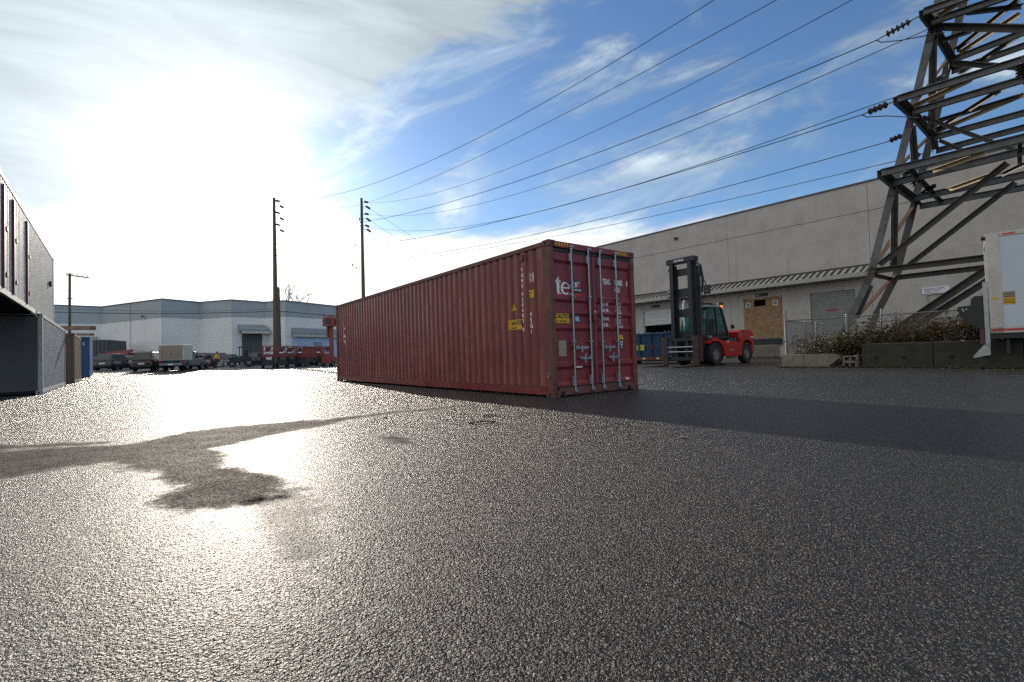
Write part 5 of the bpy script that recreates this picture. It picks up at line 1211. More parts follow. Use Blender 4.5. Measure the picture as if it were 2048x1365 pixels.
# ------------------------------------------------------------------ blue roll-off dumpster
def dumpster():
    # stands parallel to the wall, behind the forklift
    c = at(1300, 712, 30.0); c.z = gz(c.x, c.y)
    root = thing('dumpster', 'blue roll-off dumpster full of scrap between the red container and the forklift', 'dumpster', tuple(c + V((0, 0, .0))), WROT)
    L0, L1, W_, zb, zt = -2.6, 3.6, 2.3, .42, 1.92
    b = MB().hexa([(L0, 0, zb), (L1, 0, zb), (L1, .05, zb), (L0, .05, zb)], [(L0, -.06, zt), (L1, -.06, zt), (L1, -.01, zt), (L0, -.01, zt)]).build('side_wall', M['blue'], root)
    MB().box(L0, L1, W_, W_ + .05, zb, zt).build('side_wall', M['blue'], root); MB().box(L0, L0 + .05, .055, W_ - .005, zb, zt).build('end_wall', M['blue'], root); MB().box(L1 - .05, L1, .055, W_ - .005, zb, zt).build('end_wall', M['blue'], root)
    MB().box(L0, L1, .0, W_, zb - .12, zb - .005).build('floor', M['blue'], root)
    for k in range(8):
        x = L0 + .15 + k * .84; MB().hexa([(x, -.10, zb), (x + .14, -.10, zb), (x + .14, -.005, zb), (x, -.005, zb)], [(x, -.15, zt - .12), (x + .14, -.15, zt - .12), (x + .14, -.062, zt - .12), (x, -.062, zt - .12)]).build('rib', M['blue'], root)
    MB().box(L0 - .03, L1 + .03, -.16, .02, zt - .11, zt + .02).build('top_rail', M['blue'], root, .02)
    MB().box(L0, L1, -.14, -.02, zb - .20, zb + .02).build('bottom_rail', M['rust'], root)
    for k in range(12): MB().box(L0 + .15 + k * .5, L0 + .33 + k * .5, -.146, -.141, zb - .12, zb - .04).build('reflector', M['reflector'] if k % 2 else M['white_mark'], root)
    MB().box(L0 + .1, L1 - .1, .35, .5, .14, zb - .205).build('skid', M['blue'], root); MB().box(L0 + .1, L1 - .1, 1.75, 1.9, .14, zb - .205).build('skid', M['blue'], root)
    for x in (L0 + .5, L1 - .5): MB().tube((x, .2, .13), (x, 2.0, .13), .13, 12).build('roller', M['rust'], root)
    lb = MB().box(-.88, -.32, -.115, -.104, .86, 1.20).build('label', M['hiyel'], root)
    k = MB(); letter(k, 'CAUTION', .10, (-.82, -.118, 1.05), (1, 0, 0), (0, 0, 1), .9); letter(k, 'KEEP OFF', .07, (-.80, -.118, .93), (1, 0, 0), (0, 0, 1), 1); k.build('lettering', M['blue'], lb)
    k = MB(); letter(k, '4', .34, (.15, -.085, .95), (1, 0, 0), (0, 0, 1), .8); k.build('lettering', M['red'], root)
    rng = random.Random(3); s_ = MB()
    for i in range(70):
        p = V((rng.uniform(L0 + .2, L1 - .2), rng.uniform(.1, W_ - .2), zt - .12 + rng.uniform(-.1, .16))); dd = V((rng.uniform(-1, 1), rng.uniform(-1, 1), rng.uniform(-.3, .4))).normalized() * rng.uniform(.15, .45)
        s_.bar(p - dd, p + dd, rng.uniform(.03, .16), .02)
    s_.sp = [(0, 0)]; s_.build('scrap_heap', M['steel'], root)
    return root
dumpster()

# ------------------------------------------------------------------ white box truck, tail with folded lift to the left
def box_truck():
    c = V((12.82, 12.78, 0)); az = R(180 - 46.0); u = V((math.sin(az), math.cos(az), 0))
    root = thing('box_truck', 'white box truck at the right edge, its black tail lift folded up', 'truck', tuple(c), math.atan2(u.y, u.x))
    # x towards the cab (right), y into the truck (away), near side at y=0
    ZB, ZT, LB, WB = .97, 3.66, 7.2, 2.45
    b = MB().box(.26, LB, .02, WB - .02, ZB + .16, ZT - .08).build('box_body', M['truckwhite'], root)
    MB().box(.0, .26, .0, .05, ZB, ZT - .01).build('corner_post', M['alu'], root, .01); MB().box(.0, .26, WB - .05, WB, ZB, ZT - .01).build('corner_post', M['alu'], root, .01)
    MB().box(.0, LB, .0, .04, ZB, ZB + .158).build('bottom_rail', M['alu'], root, .008); MB().box(.262, LB, .0, .06, ZT - .12, ZT).build('top_rail', M['alu'], root, .01)
    MB().box(.0, .24, .06, WB - .06, ZT - .14, ZT).build('rear_header', M['alu'], root); MB().box(.05, .1, .06, WB - .06, ZB + .1, ZT - .15).build('rear_door', M['truckwhite'], root)
    MB().box(.03, LB, .05, WB - .05, ZB - .14, ZB - .005).build('floor_frame', M['black'], root)
    for y in (.8, 1.65): MB().box(.3, LB + 1, y - .05, y + .05, ZB - .42, ZB - .15).build('chassis_rail', M['black'], root)
    MB().box(.30, .36, .2, WB - .2, .42, .80).build('underrun_bar', M['black'], root)
    for x0, x1 in ((.02, .30), (.31, .82)): MB().box(x0, x1, -.004, -.0005, ZB + .06, ZB + .115).build('reflective_tape', M['reflector'], root)
    MB().box(.32, .56, -.006, -.001, ZT - .09, ZT - .05).build('marker_lamp', M['tail'], root)
    lb = MB().box(.275, .50, .016, .0195, 1.72, 2.07).build('label', M['yellow'], root)
    MB().box(.28, .495, .012, .0155, 1.90, 2.06).build('label_panel', M['tan'], lb)
    ln = MB()
    for z in (1.76, 1.80, 1.85, 1.93, 1.97, 2.01): MB().box(.29, .485, .010, .0118, z, z + .012).build('printed_lines', M['ink'], lb)
    MB().box(.06, .19, -.004, -.0005, 1.87, 1.93).build('label', M['yellow'], root)
    MB().tube((-.08, .04, ZT - .12), (0, .04, ZT - .12), .055, 12).build('rear_lamp', M['black'], root)
    # tail lift
    bk = M['black']
    tl = MB().box(-.10, -.01, .0, .16, .62, ZB + 1.4).build('lift_column', M['steel'], root); MB().box(-.10, -.01, WB - .16, WB, .62, ZB + 1.4).build('lift_column', M['steel'], root)
    MB().prism([(-.012, 1.10), (-.18, 1.10), (-.50, 1.32), (-.56, 1.46), (-.52, 1.55), (-.62, 1.60), (-.62, 1.74), (-.36, 1.76), (-.34, 1.92), (-.26, 2.02), (-.14, 2.06), (-.012, 2.06)], 'y', .03, .13).build('lift_arm', bk, root)
    MB().prism([(-.012, 1.10), (-.18, 1.10), (-.50, 1.32), (-.56, 1.46), (-.52, 1.55), (-.62, 1.60), (-.62, 1.74), (-.36, 1.76), (-.34, 1.92), (-.26, 2.02), (-.14, 2.06), (-.012, 2.06)], 'y', WB - .13, WB - .03).build('lift_arm', bk, root)
    MB().box(-.30, -.14, .2, WB - .2, 1.3, 1.9).build('lift_platform', bk, root)
    MB().box(-.33, -.10, .02, .034, 2.005, 2.05).build('wear_plate', M['steel'], root)
    for x, z in ((-.52, 1.66), (-.44, 1.665), (-.50, 1.62)): MB().tube((x, .018, z), (x, .031, z), .022, 8).build('pin', M['steel'], root)
    MB().box(-.20, -.11, .04, .10, .70, 1.15).build('lamp_bar', M['plum'], root)
    MB().prism([(-.02, .40), (-.34, .32), (-.36, .36), (-.14, .66), (-.02, .74)], 'y', .0, .06).build('lift_foot', M['steel'], root)
    for y in (.25, WB - .25):
        wheel(root, 4.9, y, .48, .5, .55, .1, -1 if y < 1 else 1)
    # cab, out of frame to the right
    MB().prism([(LB + .1, .55), (LB + 2.2, .55), (LB + 2.3, 1.2), (LB + 1.9, 1.5), (LB + 1.5, 2.6), (LB + .1, 2.65)], 'y', .1, WB - .1).build('cab', M['truckwhite'], root, .05)
    for y in (.25, WB - .25): wheel(root, LB + 1.1, y, .48, .3, .55, .1, -1 if y < 1 else 1)
    return root
box_truck()

# ------------------------------------------------------------------ barriers, blocks, fence, planting
BA, BB = V((10.18, 18.10, 0)), V((13.45, 12.58, 0)); BD = (BB - BA).normalized(); BN = V((-BD.y, BD.x, 0))
if BN.y < 0: BN = -BN
BROT = math.atan2(BD.y, BD.x)
def planting():
    mb = MB(); n1 = 30
    rows = []
    for j in range(9):
        r_ = []
        for i in range(n1 + 1):
            p = BA + BD * (-.2 + i * .75) + BN * (.10 + j * .55); r_.append((p.x, p.y, gz(p.x, p.y) + .03 + .30 * sm(j, 0, 3) + .05 * math.sin(i * 1.7 + j)))
        rows.append(r_)
    structure(mb.grid(rows).build('planting_bed', M['soil'], smooth='all'))
planting()
def at_bar(px, off=0):
    """point on the barrier line seen at photo column px"""
    g = on_plane(px, 720, (BA.x, BA.y), (BB.x, BB.y)); p = V((g.x, g.y, 0)); return p + BN * off
def low_kerb(px0, px1, h, label, seed, broken=False):
    rng = random.Random(seed); a, b = at_bar(px0), at_bar(px1); L = (b - a).length
    mb = MB(); rows = []; n_ = 16
    prof = [(0, 0), (.02, h * .45), (.07, h * .98), (.12, h), (.33, h), (.38, h * .98), (.43, h * .4), (.45, 0)]
    for i in range(n_ + 1):
        t = i / n_; r_ = []
        for y, z in prof:
            x = t * L
            if broken and t > .78: x -= .35 * (1 - z / h) * (t - .78) / .22; 
            if broken and t > .9: z *= .95 - .3 * (t - .9) / .1 * (1 if y < .2 else .6)
            r_.append((x + rng.uniform(-.012, .012), y + rng.uniform(-.01, .01), z + (rng.uniform(-.012, .012) if z > 0 else -.12)))
        rows.append(r_)
    mb.grid(rows); k = len(prof); n0 = (n_) * k
    mb.f += [tuple(range(k - 1, -1, -1)), tuple(range(n0, n0 + k))]; mb.m += [0, 0]
    o = recalc(mb.build('concrete_kerb', M['conc'], None, 0, True)); o.location = (a.x, a.y, gz(a.x, a.y)); o.rotation_euler = (0, 0, BROT)
    return tag(o, label, 'barrier', 'low concrete kerb blocks')
low_kerb(1563, 1604, .50, 'low mossy concrete kerb block, the left one of the pair beside the corner fence post', 1)
low_kerb(1606, 1673, .49, 'low concrete kerb block with a broken slanting end beside the cinder blocks', 2, True)
def jersey(px0, px1, label, h=.80):
    a, b = at_bar(px0, .12), at_bar(px1, .12); L = (b - a).length
    prof = [(-.04, -.15), (.0, .10), (.03, h - .02), (.05, h), (.34, h), (.36, h - .02), (.39, .10), (.43, -.15)]
    root = thing('concrete_barrier', label, 'barrier', (a.x, a.y, gz(a.x, a.y)), BROT, 'dark concrete barrier blocks')
    MB().prism([(y, z) for y, z in prof], 'x', 0, L).build('barrier_block', M['conc_moss_shade'], root, .02)
    for t in (.22, .62): MB().tube((L * t, -.02, .34), (L * t, .05, .34), .045, 10).build('lifting_hole', M['void'], root)
    return root
jersey(1720, 1862, 'dark mossy concrete barrier with its pale broken left end beside the cinder blocks')
jersey(1864, 2044, 'dark mossy concrete barrier under the tail lift of the white truck')
def jersey_more():
    a = at_bar(2048, .12)
    jersey(2050, 2230, 'dark mossy concrete barrier running out of the right edge')
jersey_more()
def cinder(label, z, jx, jy):
    c = at_bar(1683) + BN * .05 + BD * jx; root = tag(MB_cmu(), label, 'cinder block', 'stacked cinder blocks'); root.location = (c.x, c.y, gz(c.x, c.y) + z); root.rotation_euler = (0, 0, BROT + jy); return root
def MB_cmu():
    b = MB(); L, Hh, D_ = .42, .20, .40
    xs = [0, .035, .19, .23, .385, L]
    b.box(0, L, 0, D_, 0, .035); b.box(0, L, 0, D_, Hh - .035, Hh)
    for x0, x1 in ((0, .035), (.19, .23), (.385, L)): b.box(x0, x1, 0, D_, .0351, Hh - .0351)
    b.box(.036, .384, D_ * .6, D_ * .7, .0352, Hh - .0352)
    return b.build('cinder_block', M['cmu'], None, .006)
cinder('grey cinder block with two square holes, lying on the ground as the lower of two', .0, .0, 0)
cinder('grey cinder block with two square holes, lying on top of the other', .205, .015, .06)

def fence(name, label, pts, posts, h=1.78, rail=True, mesh=True, barb=False, top_only=False, z0=.25):
    root = thing(name, label, 'fence', tuple(pts[0]), 0)
    o = pts[0]
    def P_(t):   # arc position
        acc = 0
        for a, b in zip(pts[:-1], pts[1:]):
            L = (b - a).length
            if t <= acc + L + 1e-6: return a + (b - a) * ((t - acc) / L)
            acc += L
        return pts[-1]
    T = sum((b - a).length for a, b in zip(pts[:-1], pts[1:]))
    for t, hh, rr, lean in posts:
        p = P_(t) - o; q = p + Z * hh + V(lean)
        MB().tube(p - Z * .3, q, rr, 10).tube(q, q + Z * .06, rr * 1.2, 10, rr * .5).build('post', M['galv'], root, smooth=True)
    if rail: MB().pipe([p - o + Z * h for p in pts], .021, 8).build('top_rail', M['galv'], root, smooth=True)
    if mesh:
        w = MB(); s_ = .075; n_ = int(T / s_); hh = h - .02 - z0
        for k in range(-int(hh / s_), n_):
            for sg in (1, -1):
                t0 = k * s_; t1 = t0 + hh; za, zb_ = (z0, z0 + hh) if sg > 0 else (z0 + hh, z0)
                c0, c1 = max(0, t0), min(T, t1)
                if c1 - c0 < .02: continue
                f_ = lambda t: (t - t0) / (t1 - t0)
                a = P_(c0) - o + Z * (za + (zb_ - za) * f_(c0)); b = P_(c1) - o + Z * (za + (zb_ - za) * f_(c1))
                w.tube(a, b, .0036, 3, cap=False)
        w.sp = [(0, 0)]; w.build('chain_link_mesh', M['galv'], root)
    return root
FA, FB = V((10.66, 18.55, 0)), V((14.6, 15.05, 0))
fence('chain_link_fence', 'chain-link fence along the concrete barriers with rusty posts and a top rail', [FA, FB, FB + (FB - FA) * .6],
      [(0, 2.15, .045, (0, 0, 0)), (1.95, 1.85, .036, (.02, 0, 0)), (2.9, 1.95, .03, (.12, .05, 0)), (3.35, 1.86, .04, (0, 0, 0)), (5.35, 1.8, .036, (0, 0, 0)), (7.4, 1.8, .036, (0, 0, 0))])
FC = V((12.9, 20.9, 0)); FD = V((14.9, 22.9, 0))
fence('chain_link_fence', 'short side fence running back from the tall corner post towards the warehouse', [FA, FC, FD], [(3.2, 1.85, .036, (.0, 0, 0)), (4.75, 1.8, .036, (.06, 0, 0)), (6.1, 1.8, .036, (0, 0, 0))])
fence('chain_link_fence', 'rear chain-link fence behind the lattice tower, just before the warehouse wall', [FD, V((19.6, 19.4, 0)), V((24, 16, 0))], [(2.6, 1.8, .036, (0, 0, 0)), (5.2, 1.8, .036, (0, 0, 0)), (8, 1.8, .036, (0, 0, 0))])
M['leaf'] = leaf_mat('bramble_leaf', [(.05, .062, .018), (.075, .08, .025), (.035, .048, .016), (.12, .10, .045), (.10, .055, .03), (.11, .10, .05)])
M['leaf2'] = leaf_mat('dry_leaf', [(.10, .075, .03), (.14, .10, .05), (.06, .065, .02), (.11, .055, .03), (.12, .10, .06)])
M['cane'] = PM('bramble_cane', (.10, .055, .045), .8)
def bush(label, c, rx, ry, h, n, seed, mat, canes=14, size=.10, group='bramble bushes around the tower base'):
    rng = random.Random(seed); root = thing('bramble_bush', label, 'bush', tuple(c), BROT, group)
    mb = MB(); h *= 1.0
    clumps = [(V((rng.uniform(-rx, rx), rng.uniform(-ry, ry), rng.uniform(.15, .92) * h)), rng.uniform(.16, .42)) for _ in range(26)]
    for i in range(n):
        cc, cr = rng.choice(clumps)
        p = cc + V((rng.gauss(0, 1), rng.gauss(0, 1), rng.gauss(0, .8))) * cr * .55
        if p.z < .02: p.z = abs(p.z) * .5 + .02
        d_ = V((rng.uniform(-1, 1), rng.uniform(-1, 1), rng.uniform(-.4, .8))).normalized(); s_ = d_.cross(V((rng.uniform(-1, 1), rng.uniform(-1, 1), rng.uniform(-1, 1)))).normalized(); L = size * rng.uniform(.6, 1.4)
        up = d_.cross(s_) * L * .22
        mb.add([p, p + d_ * L * .5 + s_ * L * .34 + up, p + d_ * L, p + d_ * L * .5 - s_ * L * .34 + up], [(0, 1, 2), (0, 2, 3)])
    mb.sp = [(0, 0)]; mb.build('foliage', mat, root)
    st = MB()
    for i in range(canes):
        a = rng.uniform(0, 6.28); p = V((rng.uniform(-rx, rx) * .8, rng.uniform(-ry, ry) * .8, 0)); r_ = rng.uniform(.3, .9); hh = h * rng.uniform(.7, 1.25)
        pts = [p + V((math.cos(a) * r_ * t, math.sin(a) * r_ * t, hh * math.sin(t * 2.2) / .95)) for t in (0, .2, .4, .6, .8, 1.0)]
        st.pipe(pts, .0055, 4)
    st.sp = [(0, 0)]; st.build('twigs', M['cane'], root)
    return root
def bp(px, off): p = at_bar(px, off); return V((p.x, p.y, gz(p.x, p.y) + .12))
bush('thin bramble with long bare canes beside the tall corner fence post', bp(1598, .75), .55, .35, .95, 420, 1, M['leaf'], 20, .08)
bush('dark green bramble behind the broken kerb block', bp(1655, .75), .8, .4, .95, 1500, 2, M['leaf'], 18)
bush('dense bramble bush above the stacked cinder blocks', bp(1702, .85), .7, .45, 1.02, 1700, 3, M['leaf'], 18)
bush('bramble bush around the feet of the tower legs, behind the barrier end', bp(1755, 1.6), .9, .5, 1.25, 1700, 4, M['leaf'], 20)
bush('reddish dry bramble in the middle of the mossy barrier', bp(1815, 1.35), .9, .5, 1.30, 1900, 5, M['leaf2'], 26)
bush('tall dry bramble with bare twigs left of the tail lift', bp(1885, 1.35), .9, .5, 1.34, 1700, 6, M['leaf2'], 34)
bush('low dry bramble right behind the tail lift', bp(1960, 1.2), .8, .5, 1.10, 1200, 7, M['leaf2'], 24)
bush('dry bramble behind the white truck', bp(2040, 1.3), .9, .5, 1.05, 1000, 8, M['leaf2'], 20)
def weeds():
    rng = random.Random(9); mb = MB()
    for i in range(5200):
        px = rng.uniform(1676, 2060) if rng.random() < .8 else rng.uniform(1560, 1700)
        p = at_bar(px, -.06 - abs(rng.gauss(0, .10)) + (.16 if px < 1715 and px > 1674 else 0)); p.z = gz(p.x, p.y) + .01
        d_ = V((rng.uniform(-1, 1), rng.uniform(-1, 1), rng.uniform(.2, 1.4))).normalized(); s_ = d_.orthogonal().normalized(); L = rng.uniform(.03, .11)
        mb.add([p - s_ * L * .2, p + s_ * L * .2, p + d_ * L], [(0, 1, 2)])
    o = mb.build('ground_weeds', M['leaf']); o['kind'] = 'stuff'
    lit = MB()
    for i in range(160):
        px = rng.uniform(1600, 2060); p = at_bar(px, -.12 - abs(rng.gauss(0, .14))); p.z = gz(p.x, p.y) + .012
        a = rng.uniform(0, 6.28); u = V((math.cos(a), math.sin(a), rng.uniform(-.2, .4))); w = V((-math.sin(a), math.cos(a), rng.uniform(0, .6))); L = rng.uniform(.02, .06)
        lit.add([p, p + u * L, p + u * L + w * L * .7, p + w * L * .7], [(0, 1, 2, 3)])
    o = lit.build('leaf_litter', M['leaf2']); o['kind'] = 'stuff'
weeds()
def kerb_edge():
    a, b = at_bar(1555, -.42), at_bar(2300, -.42); mb = MB(); n_ = 24
    mb.grid([[tuple(a + (b - a) * (i / n_) + BN * w + Z * (gz(*(a + (b - a) * (i / n_) + BN * w).xy) + .004)) for i in range(n_ + 1)] for w in (0, .05)])
    structure(mb.build('pavement_edge', M['fascia']))
kerb_edge()

# ------------------------------------------------------------------ cars far across the yard (x forward, y left)
def car_paint(name, col): return PM(name, col, .2, .0, .05, 1, 0, 40, None, None, .6)
def car(label, loc, az, kind, paint, group='cars parked along the far side of the yard', rack=False):
    L, W, H, hb, xa, xb, xc, xd = dict(suv=(4.6, 1.86, 1.68, .98, -2.24, -1.75, .35, 1.12), van=(5.0, 1.95, 1.75, 1.0, -2.46, -2.10, .75, 1.60), sedan=(4.6, 1.80, 1.44, .92, -1.75, -1.0, .25, 1.05), hatch=(4.2, 1.76, 1.5, .93, -2.05, -1.6, .3, 1.0))[kind]
    root = thing('parked_car', label, 'car', loc, face_az(az), group); hl, hw = L / 2, W / 2
    b = MB(); rear = -hl
    secs = [(rear, .74, .42, .80), (rear + .06, .86, .30, hb - .04), (rear + .35, .97, .24, hb), (-.3, 1.0, .22, hb), (xd, 1.0, .22, hb - .02), (xd + .25, .98, .24, hb - .10), (hl - .35, .95, .24, hb - .20), (hl - .05, .82, .30, hb - .30), (hl, .68, .40, .55)]
    rows = []
    for x, wf, z0, z1 in secs:
        w = hw * wf; rows.append([(x, -w * .9, z0), (x, -w, z0 + .12), (x, -w, (z0 + z1) / 2), (x, -w * .97, z1 - .06), (x, -w * .86, z1), (x, w * .86, z1), (x, w * .97, z1 - .06), (x, w, (z0 + z1) / 2), (x, w, z0 + .12), (x, w * .9, z0), (x, -w * .9, z0)])
    b.grid(rows); k = len(rows[0]); b.f += [tuple(range(k - 1)), tuple(range((len(rows) - 1) * k, len(rows) * k - 1))]; b.m += [0, 0]
    recalc(b.build('body', paint, root, 0, True))
    wb, wt = hw * .90, hw * .70; zb, zt = hb - .02, H
    B4 = [(xa, -wb, zb), (xd, -wb, zb), (xd, wb, zb), (xa, wb, zb)]; T4 = [(xb, -wt, zt), (xc, -wt, zt), (xc, wt, zt), (xb, wt, zt)]
    MB().hexa(B4, T4).build('cabin', paint, root, .06, True, 3)
    def face(a, b_, c, d_, u0, u1, v0, v1, name):
        a, b_, c, d_ = map(V, (a, b_, c, d_)); pt = lambda u, v: (a + (b_ - a) * u) * (1 - v) + (d_ + (c - d_) * u) * v
        nn = (b_ - a).cross(d_ - a).normalized() * .012
        recalc(MB().slab(pt(u0, v0) + nn, pt(u1, v0) + nn, pt(u1, v1) + nn, pt(u0, v1) + nn, .006).build(name, M['carglass'], root))
    face(B4[3], B4[0], T4[0], T4[3], .10, .90, .12, .88, 'rear_window'); face(B4[1], B4[2], T4[2], T4[1], .06, .94, .08, .92, 'windscreen')
    for s0, s1, t0, t1 in ((B4[0], B4[1], T4[0], T4[1]), (B4[2], B4[3], T4[2], T4[3])):
        for u0, u1 in ((.08, .34), (.37, .62), (.65, .93)): face(s0, s1, t1, t0, u0, u1, .14, .86, 'side_window')
    for y in (-1, 1):
        MB().box(rear + .02, rear + .12, y * hw * .62 - .13 * 1, y * hw * .62 + .13, hb - .30, hb - .10).build('tail_lamp', M['tail'], root)
        MB().box(xd - .28, xd - .12, y * (hw + .0) - .02, y * (hw + .0) + (.16 if y > 0 else -.16), hb, hb + .14).build('wing_mirror', M['black'], root, .02)
        MB().box(hl - .16, hl - .03, y * hw * .55 - .14, y * hw * .55 + .14, hb - .42, hb - .30).build('headlamp', M['steel'], root)
    MB().box(rear - .035, rear + .1, -hw * .74, hw * .74, .36, .56).build('bumper', M['black'], root, .03); MB().box(rear - .012, rear + .05, -.26, .26, .64, .76).build('number_plate', M['white_mark'], root)
    r = .335
    for x in (rear + .86, hl - .88):
        for y in (-1, 1): wheel(root, x, y * (hw - .11), r, .22, .64, .05, y)
    if rack:
        for y in (-.5, .5): MB().bar((xb + .1, y, H + .07), (xc - .1, y, H + .07), .04).build('roof_rail', M['steel'], root)
        for x in (xb + .4, xc - .4): MB().bar((x, -.55, H + .10), (x, .55, H + .10), .05, .03).build('roof_bar', M['steel'], root)
    return root
def gp(px, Y, dx=0):
    p = at(px, 738, Y); return V((p.x, p.y, gz(p.x, p.y)))
AZ0 = R(-14)
car('black SUV seen from behind, next to the blue container', tuple(gp(230, 50)), AZ0, 'suv', car_paint('black_car_paint', (.018, .024, .03)))
car('black minivan with roof rails, left of the pickup', tuple(gp(309, 46)), AZ0, 'van', car_paint('dark_brown_car_paint', (.022, .016, .016)), rack=True)
car('silver sedan mostly hidden behind the black minivan', tuple(gp(272, 53)), AZ0, 'sedan', car_paint('silver_car_paint', (.34, .36, .37)))
car('dark car partly hidden behind the edge of the blue container', tuple(gp(187, 54)), AZ0, 'sedan', car_paint('dark_green_car_paint', (.02, .03, .032)))
car('maroon car just right of the pickup', tuple(gp(406, 52)), AZ0, 'hatch', car_paint('maroon_car_paint', (.10, .02, .04)))
car('dark green SUV behind the maroon car', tuple(gp(409, 60)), AZ0, 'suv', car_paint('teal_car_paint', (.03, .06, .06)))
car('grey SUV behind the traffic cones', tuple(gp(440, 66)), AZ0, 'suv', car_paint('grey_car_paint', (.05, .06, .065)))
car('dark hatchback left of the utility machine', tuple(gp(463, 70)), AZ0, 'hatch', car_paint('charcoal_car_paint', (.03, .035, .04)))
car('black SUV between the utility machine and the red scissor lifts', tuple(gp(513, 66)), AZ0, 'suv', car_paint('ink_car_paint', (.02, .025, .03)))
car('dark van behind the red scissor lifts, before the pale blue shop front', tuple(gp(592, 72)), R(60), 'van', car_paint('slate_car_paint', (.035, .04, .05)))
def pickup():
    root = thing('pickup_truck', 'dark blue pickup with a tall pale box on its bed, right of the black minivan', 'pickup truck', tuple(gp(368, 46.5)), face_az(AZ0))
    p = car_paint('navy_truck_paint', (.02, .035, .07)); 
    MB().prism([(-2.7, .42), (2.5, .42), (2.6, .6), (2.55, 1.0), (1.3, 1.12), (.8, 1.78), (-.4, 1.80), (-.55, 1.1), (-2.7, 1.08)], 'y', -.95, .95).build('body', p, root, .05, True)
    MB().box(-2.78, -.75, -1.02, 1.02, .98, 2.42).build('cargo_box', M['sage'], root, .02)
    d_ = MB().box(-2.80, -2.785, -.95, .95, 1.05, 2.36)
    for k in range(6): d_.box(-2.815, -2.801, -.92 + k * .32, -.90 + k * .32, 1.08, 2.34)
    d_.sp = [(0, 0)]; d_ = d_.build('rear_door', M['tan'], root); MB().box(-2.84, -2.816, -.06, .02, 1.55, 1.63).build('door_handle', M['black'], d_)
    MB().box(-2.86, -2.70, -.9, .9, .50, .70).build('bumper', M['steel'], root, .02); MB().box(-2.875, -2.862, -.22, .22, .54, .66).build('number_plate', M['white'], root)
    for y in (-.85, .85): MB().box(-2.83, -2.805, y - .08, y + .08, .75, .95).build('tail_lamp', M['tail'], root)
    recalc(MB().slab((.82, -.952, 1.2), (-.3, -.952, 1.2), (-.3, -.952, 1.7), (.75, -.952, 1.7), .008).build('side_window', M['carglass'], root))
    MB().box(.9, 1.1, -1.25, -1.0, 1.2, 1.45).build('wing_mirror', M['black'], root, .02)
    for x in (-1.75, 1.75):
        for y in (-.86, .86): wheel(root, x, y, .40, .26, .6, .05, 1 if y > 0 else -1)
pickup()
def semi():
    c = gp(207, 72); root = thing('cargo_trailer', 'dark tall trailer by the left dock of the far warehouse', 'trailer', tuple(c), face_az(R(-20)))
    b = MB().box(-2.2, 4, -1.5, 1.5, .9, 4.2)
    b.build('box_body', M['fardoor'], root, .03)
    for k in range(7): MB().box(-2.24, -2.202, -1.4 + k * .45, -1.34 + k * .45, 1.0, 4.1).build('rib', M['dark'], root)
    MB().box(-2.2, 4, -1.2, 1.2, .6, .89).build('chassis', M['black'], root)
    for x in (-1.2, 2.6):
        for y in (-1.2, 1.2): wheel(root, x, y, .5, .3, .55, .1, 1 if y > 0 else -1)
semi()
# ------------------------------------------------------------------ lifts
def scissor_lift(label, loc, az, deck=.0):
    root = thing('scissor_lift', label, 'scissor lift', loc, face_az(az), 'red scissor lifts around the tall pole'); o, dk = M['orange_paint'], M['dark']
    MB().box(-1.2, 1.2, -.55, .55, .28, .62).build('chassis', dk, root, .02)
    for x in (-.85, .85):
        for y in (-.52, .52): wheel(root, x, y, .26, .18, .55, .05, 1 if y > 0 else -1)
    for k in range(5):
        z0 = .66 + k * .10
        for y in (-.4, .4): MB().bar((-1.05, y, z0), (1.05, y, z0 + .085), .06, .05).build('scissor_arm', o, root); MB().bar((1.05, y - .08, z0), (-1.05, y - .08, z0 + .085), .06, .05).build('scissor_arm', o, root)
    MB().box(-1.25, 1.3, -.58, .58, 1.18, 1.30).build('platform', o, root)
    for x in (-1.2, -.4, .42, 1.24):
        for y in (-.55, .55): MB().tube((x, y, 1.3), (x, y, 2.36), .028, 6).build('rail_post', o, root)
    for z in (1.85, 2.36):
        for y in (-.55, .55): MB().tube((-1.2, y, z), (1.24, y, z), .028, 6).build('guard_rail', o, root)
        for x in (-1.2, 1.24): MB().tube((x, -.55, z), (x, .55, z), .028, 6).build('guard_rail', o, root)
    for x in (-1.19, 1.23): MB().box(x - .02, x + .02, -.53, .53, 1.31, 1.46).build('toe_board', o, root)
    MB().box(-1.3, -1.21, -.22, .22, 1.50, 2.2).build('gate_panel', o, root, .01); MB().box(-1.325, -1.302, -.16, .16, 1.85, 2.1).build('number_board', M['dark'], root); MB().box(-1.325, -1.302, -.2, .2, 1.58, 1.7).build('number_board', M['white_mark'], root)
    MB().box(.9, 1.2, -.25, .25, 2.0, 2.3).build('control_box', dk, root, .02)
    MB().box(-1.30, -1.205, -.5, .5, .3, .9).build('ladder_panel', M['dark'], root)
    return root
l0 = scissor_lift('red scissor lift standing just left of the tallest pole', tuple(gp(537, 52)), R(-24))
for px, Y, az, lb in ((565, 53.5, -22, 'red scissor lift just right of the tallest pole'), (584, 56, -17, 'red scissor lift second to the right of the tallest pole'), (606, 57, -10, 'red scissor lift third to the right of the tallest pole'), (648, 60, 5, 'red scissor lift under the raised red basket')):
    dup(l0, tuple(gp(px, Y)), face_az(R(az)), lb)
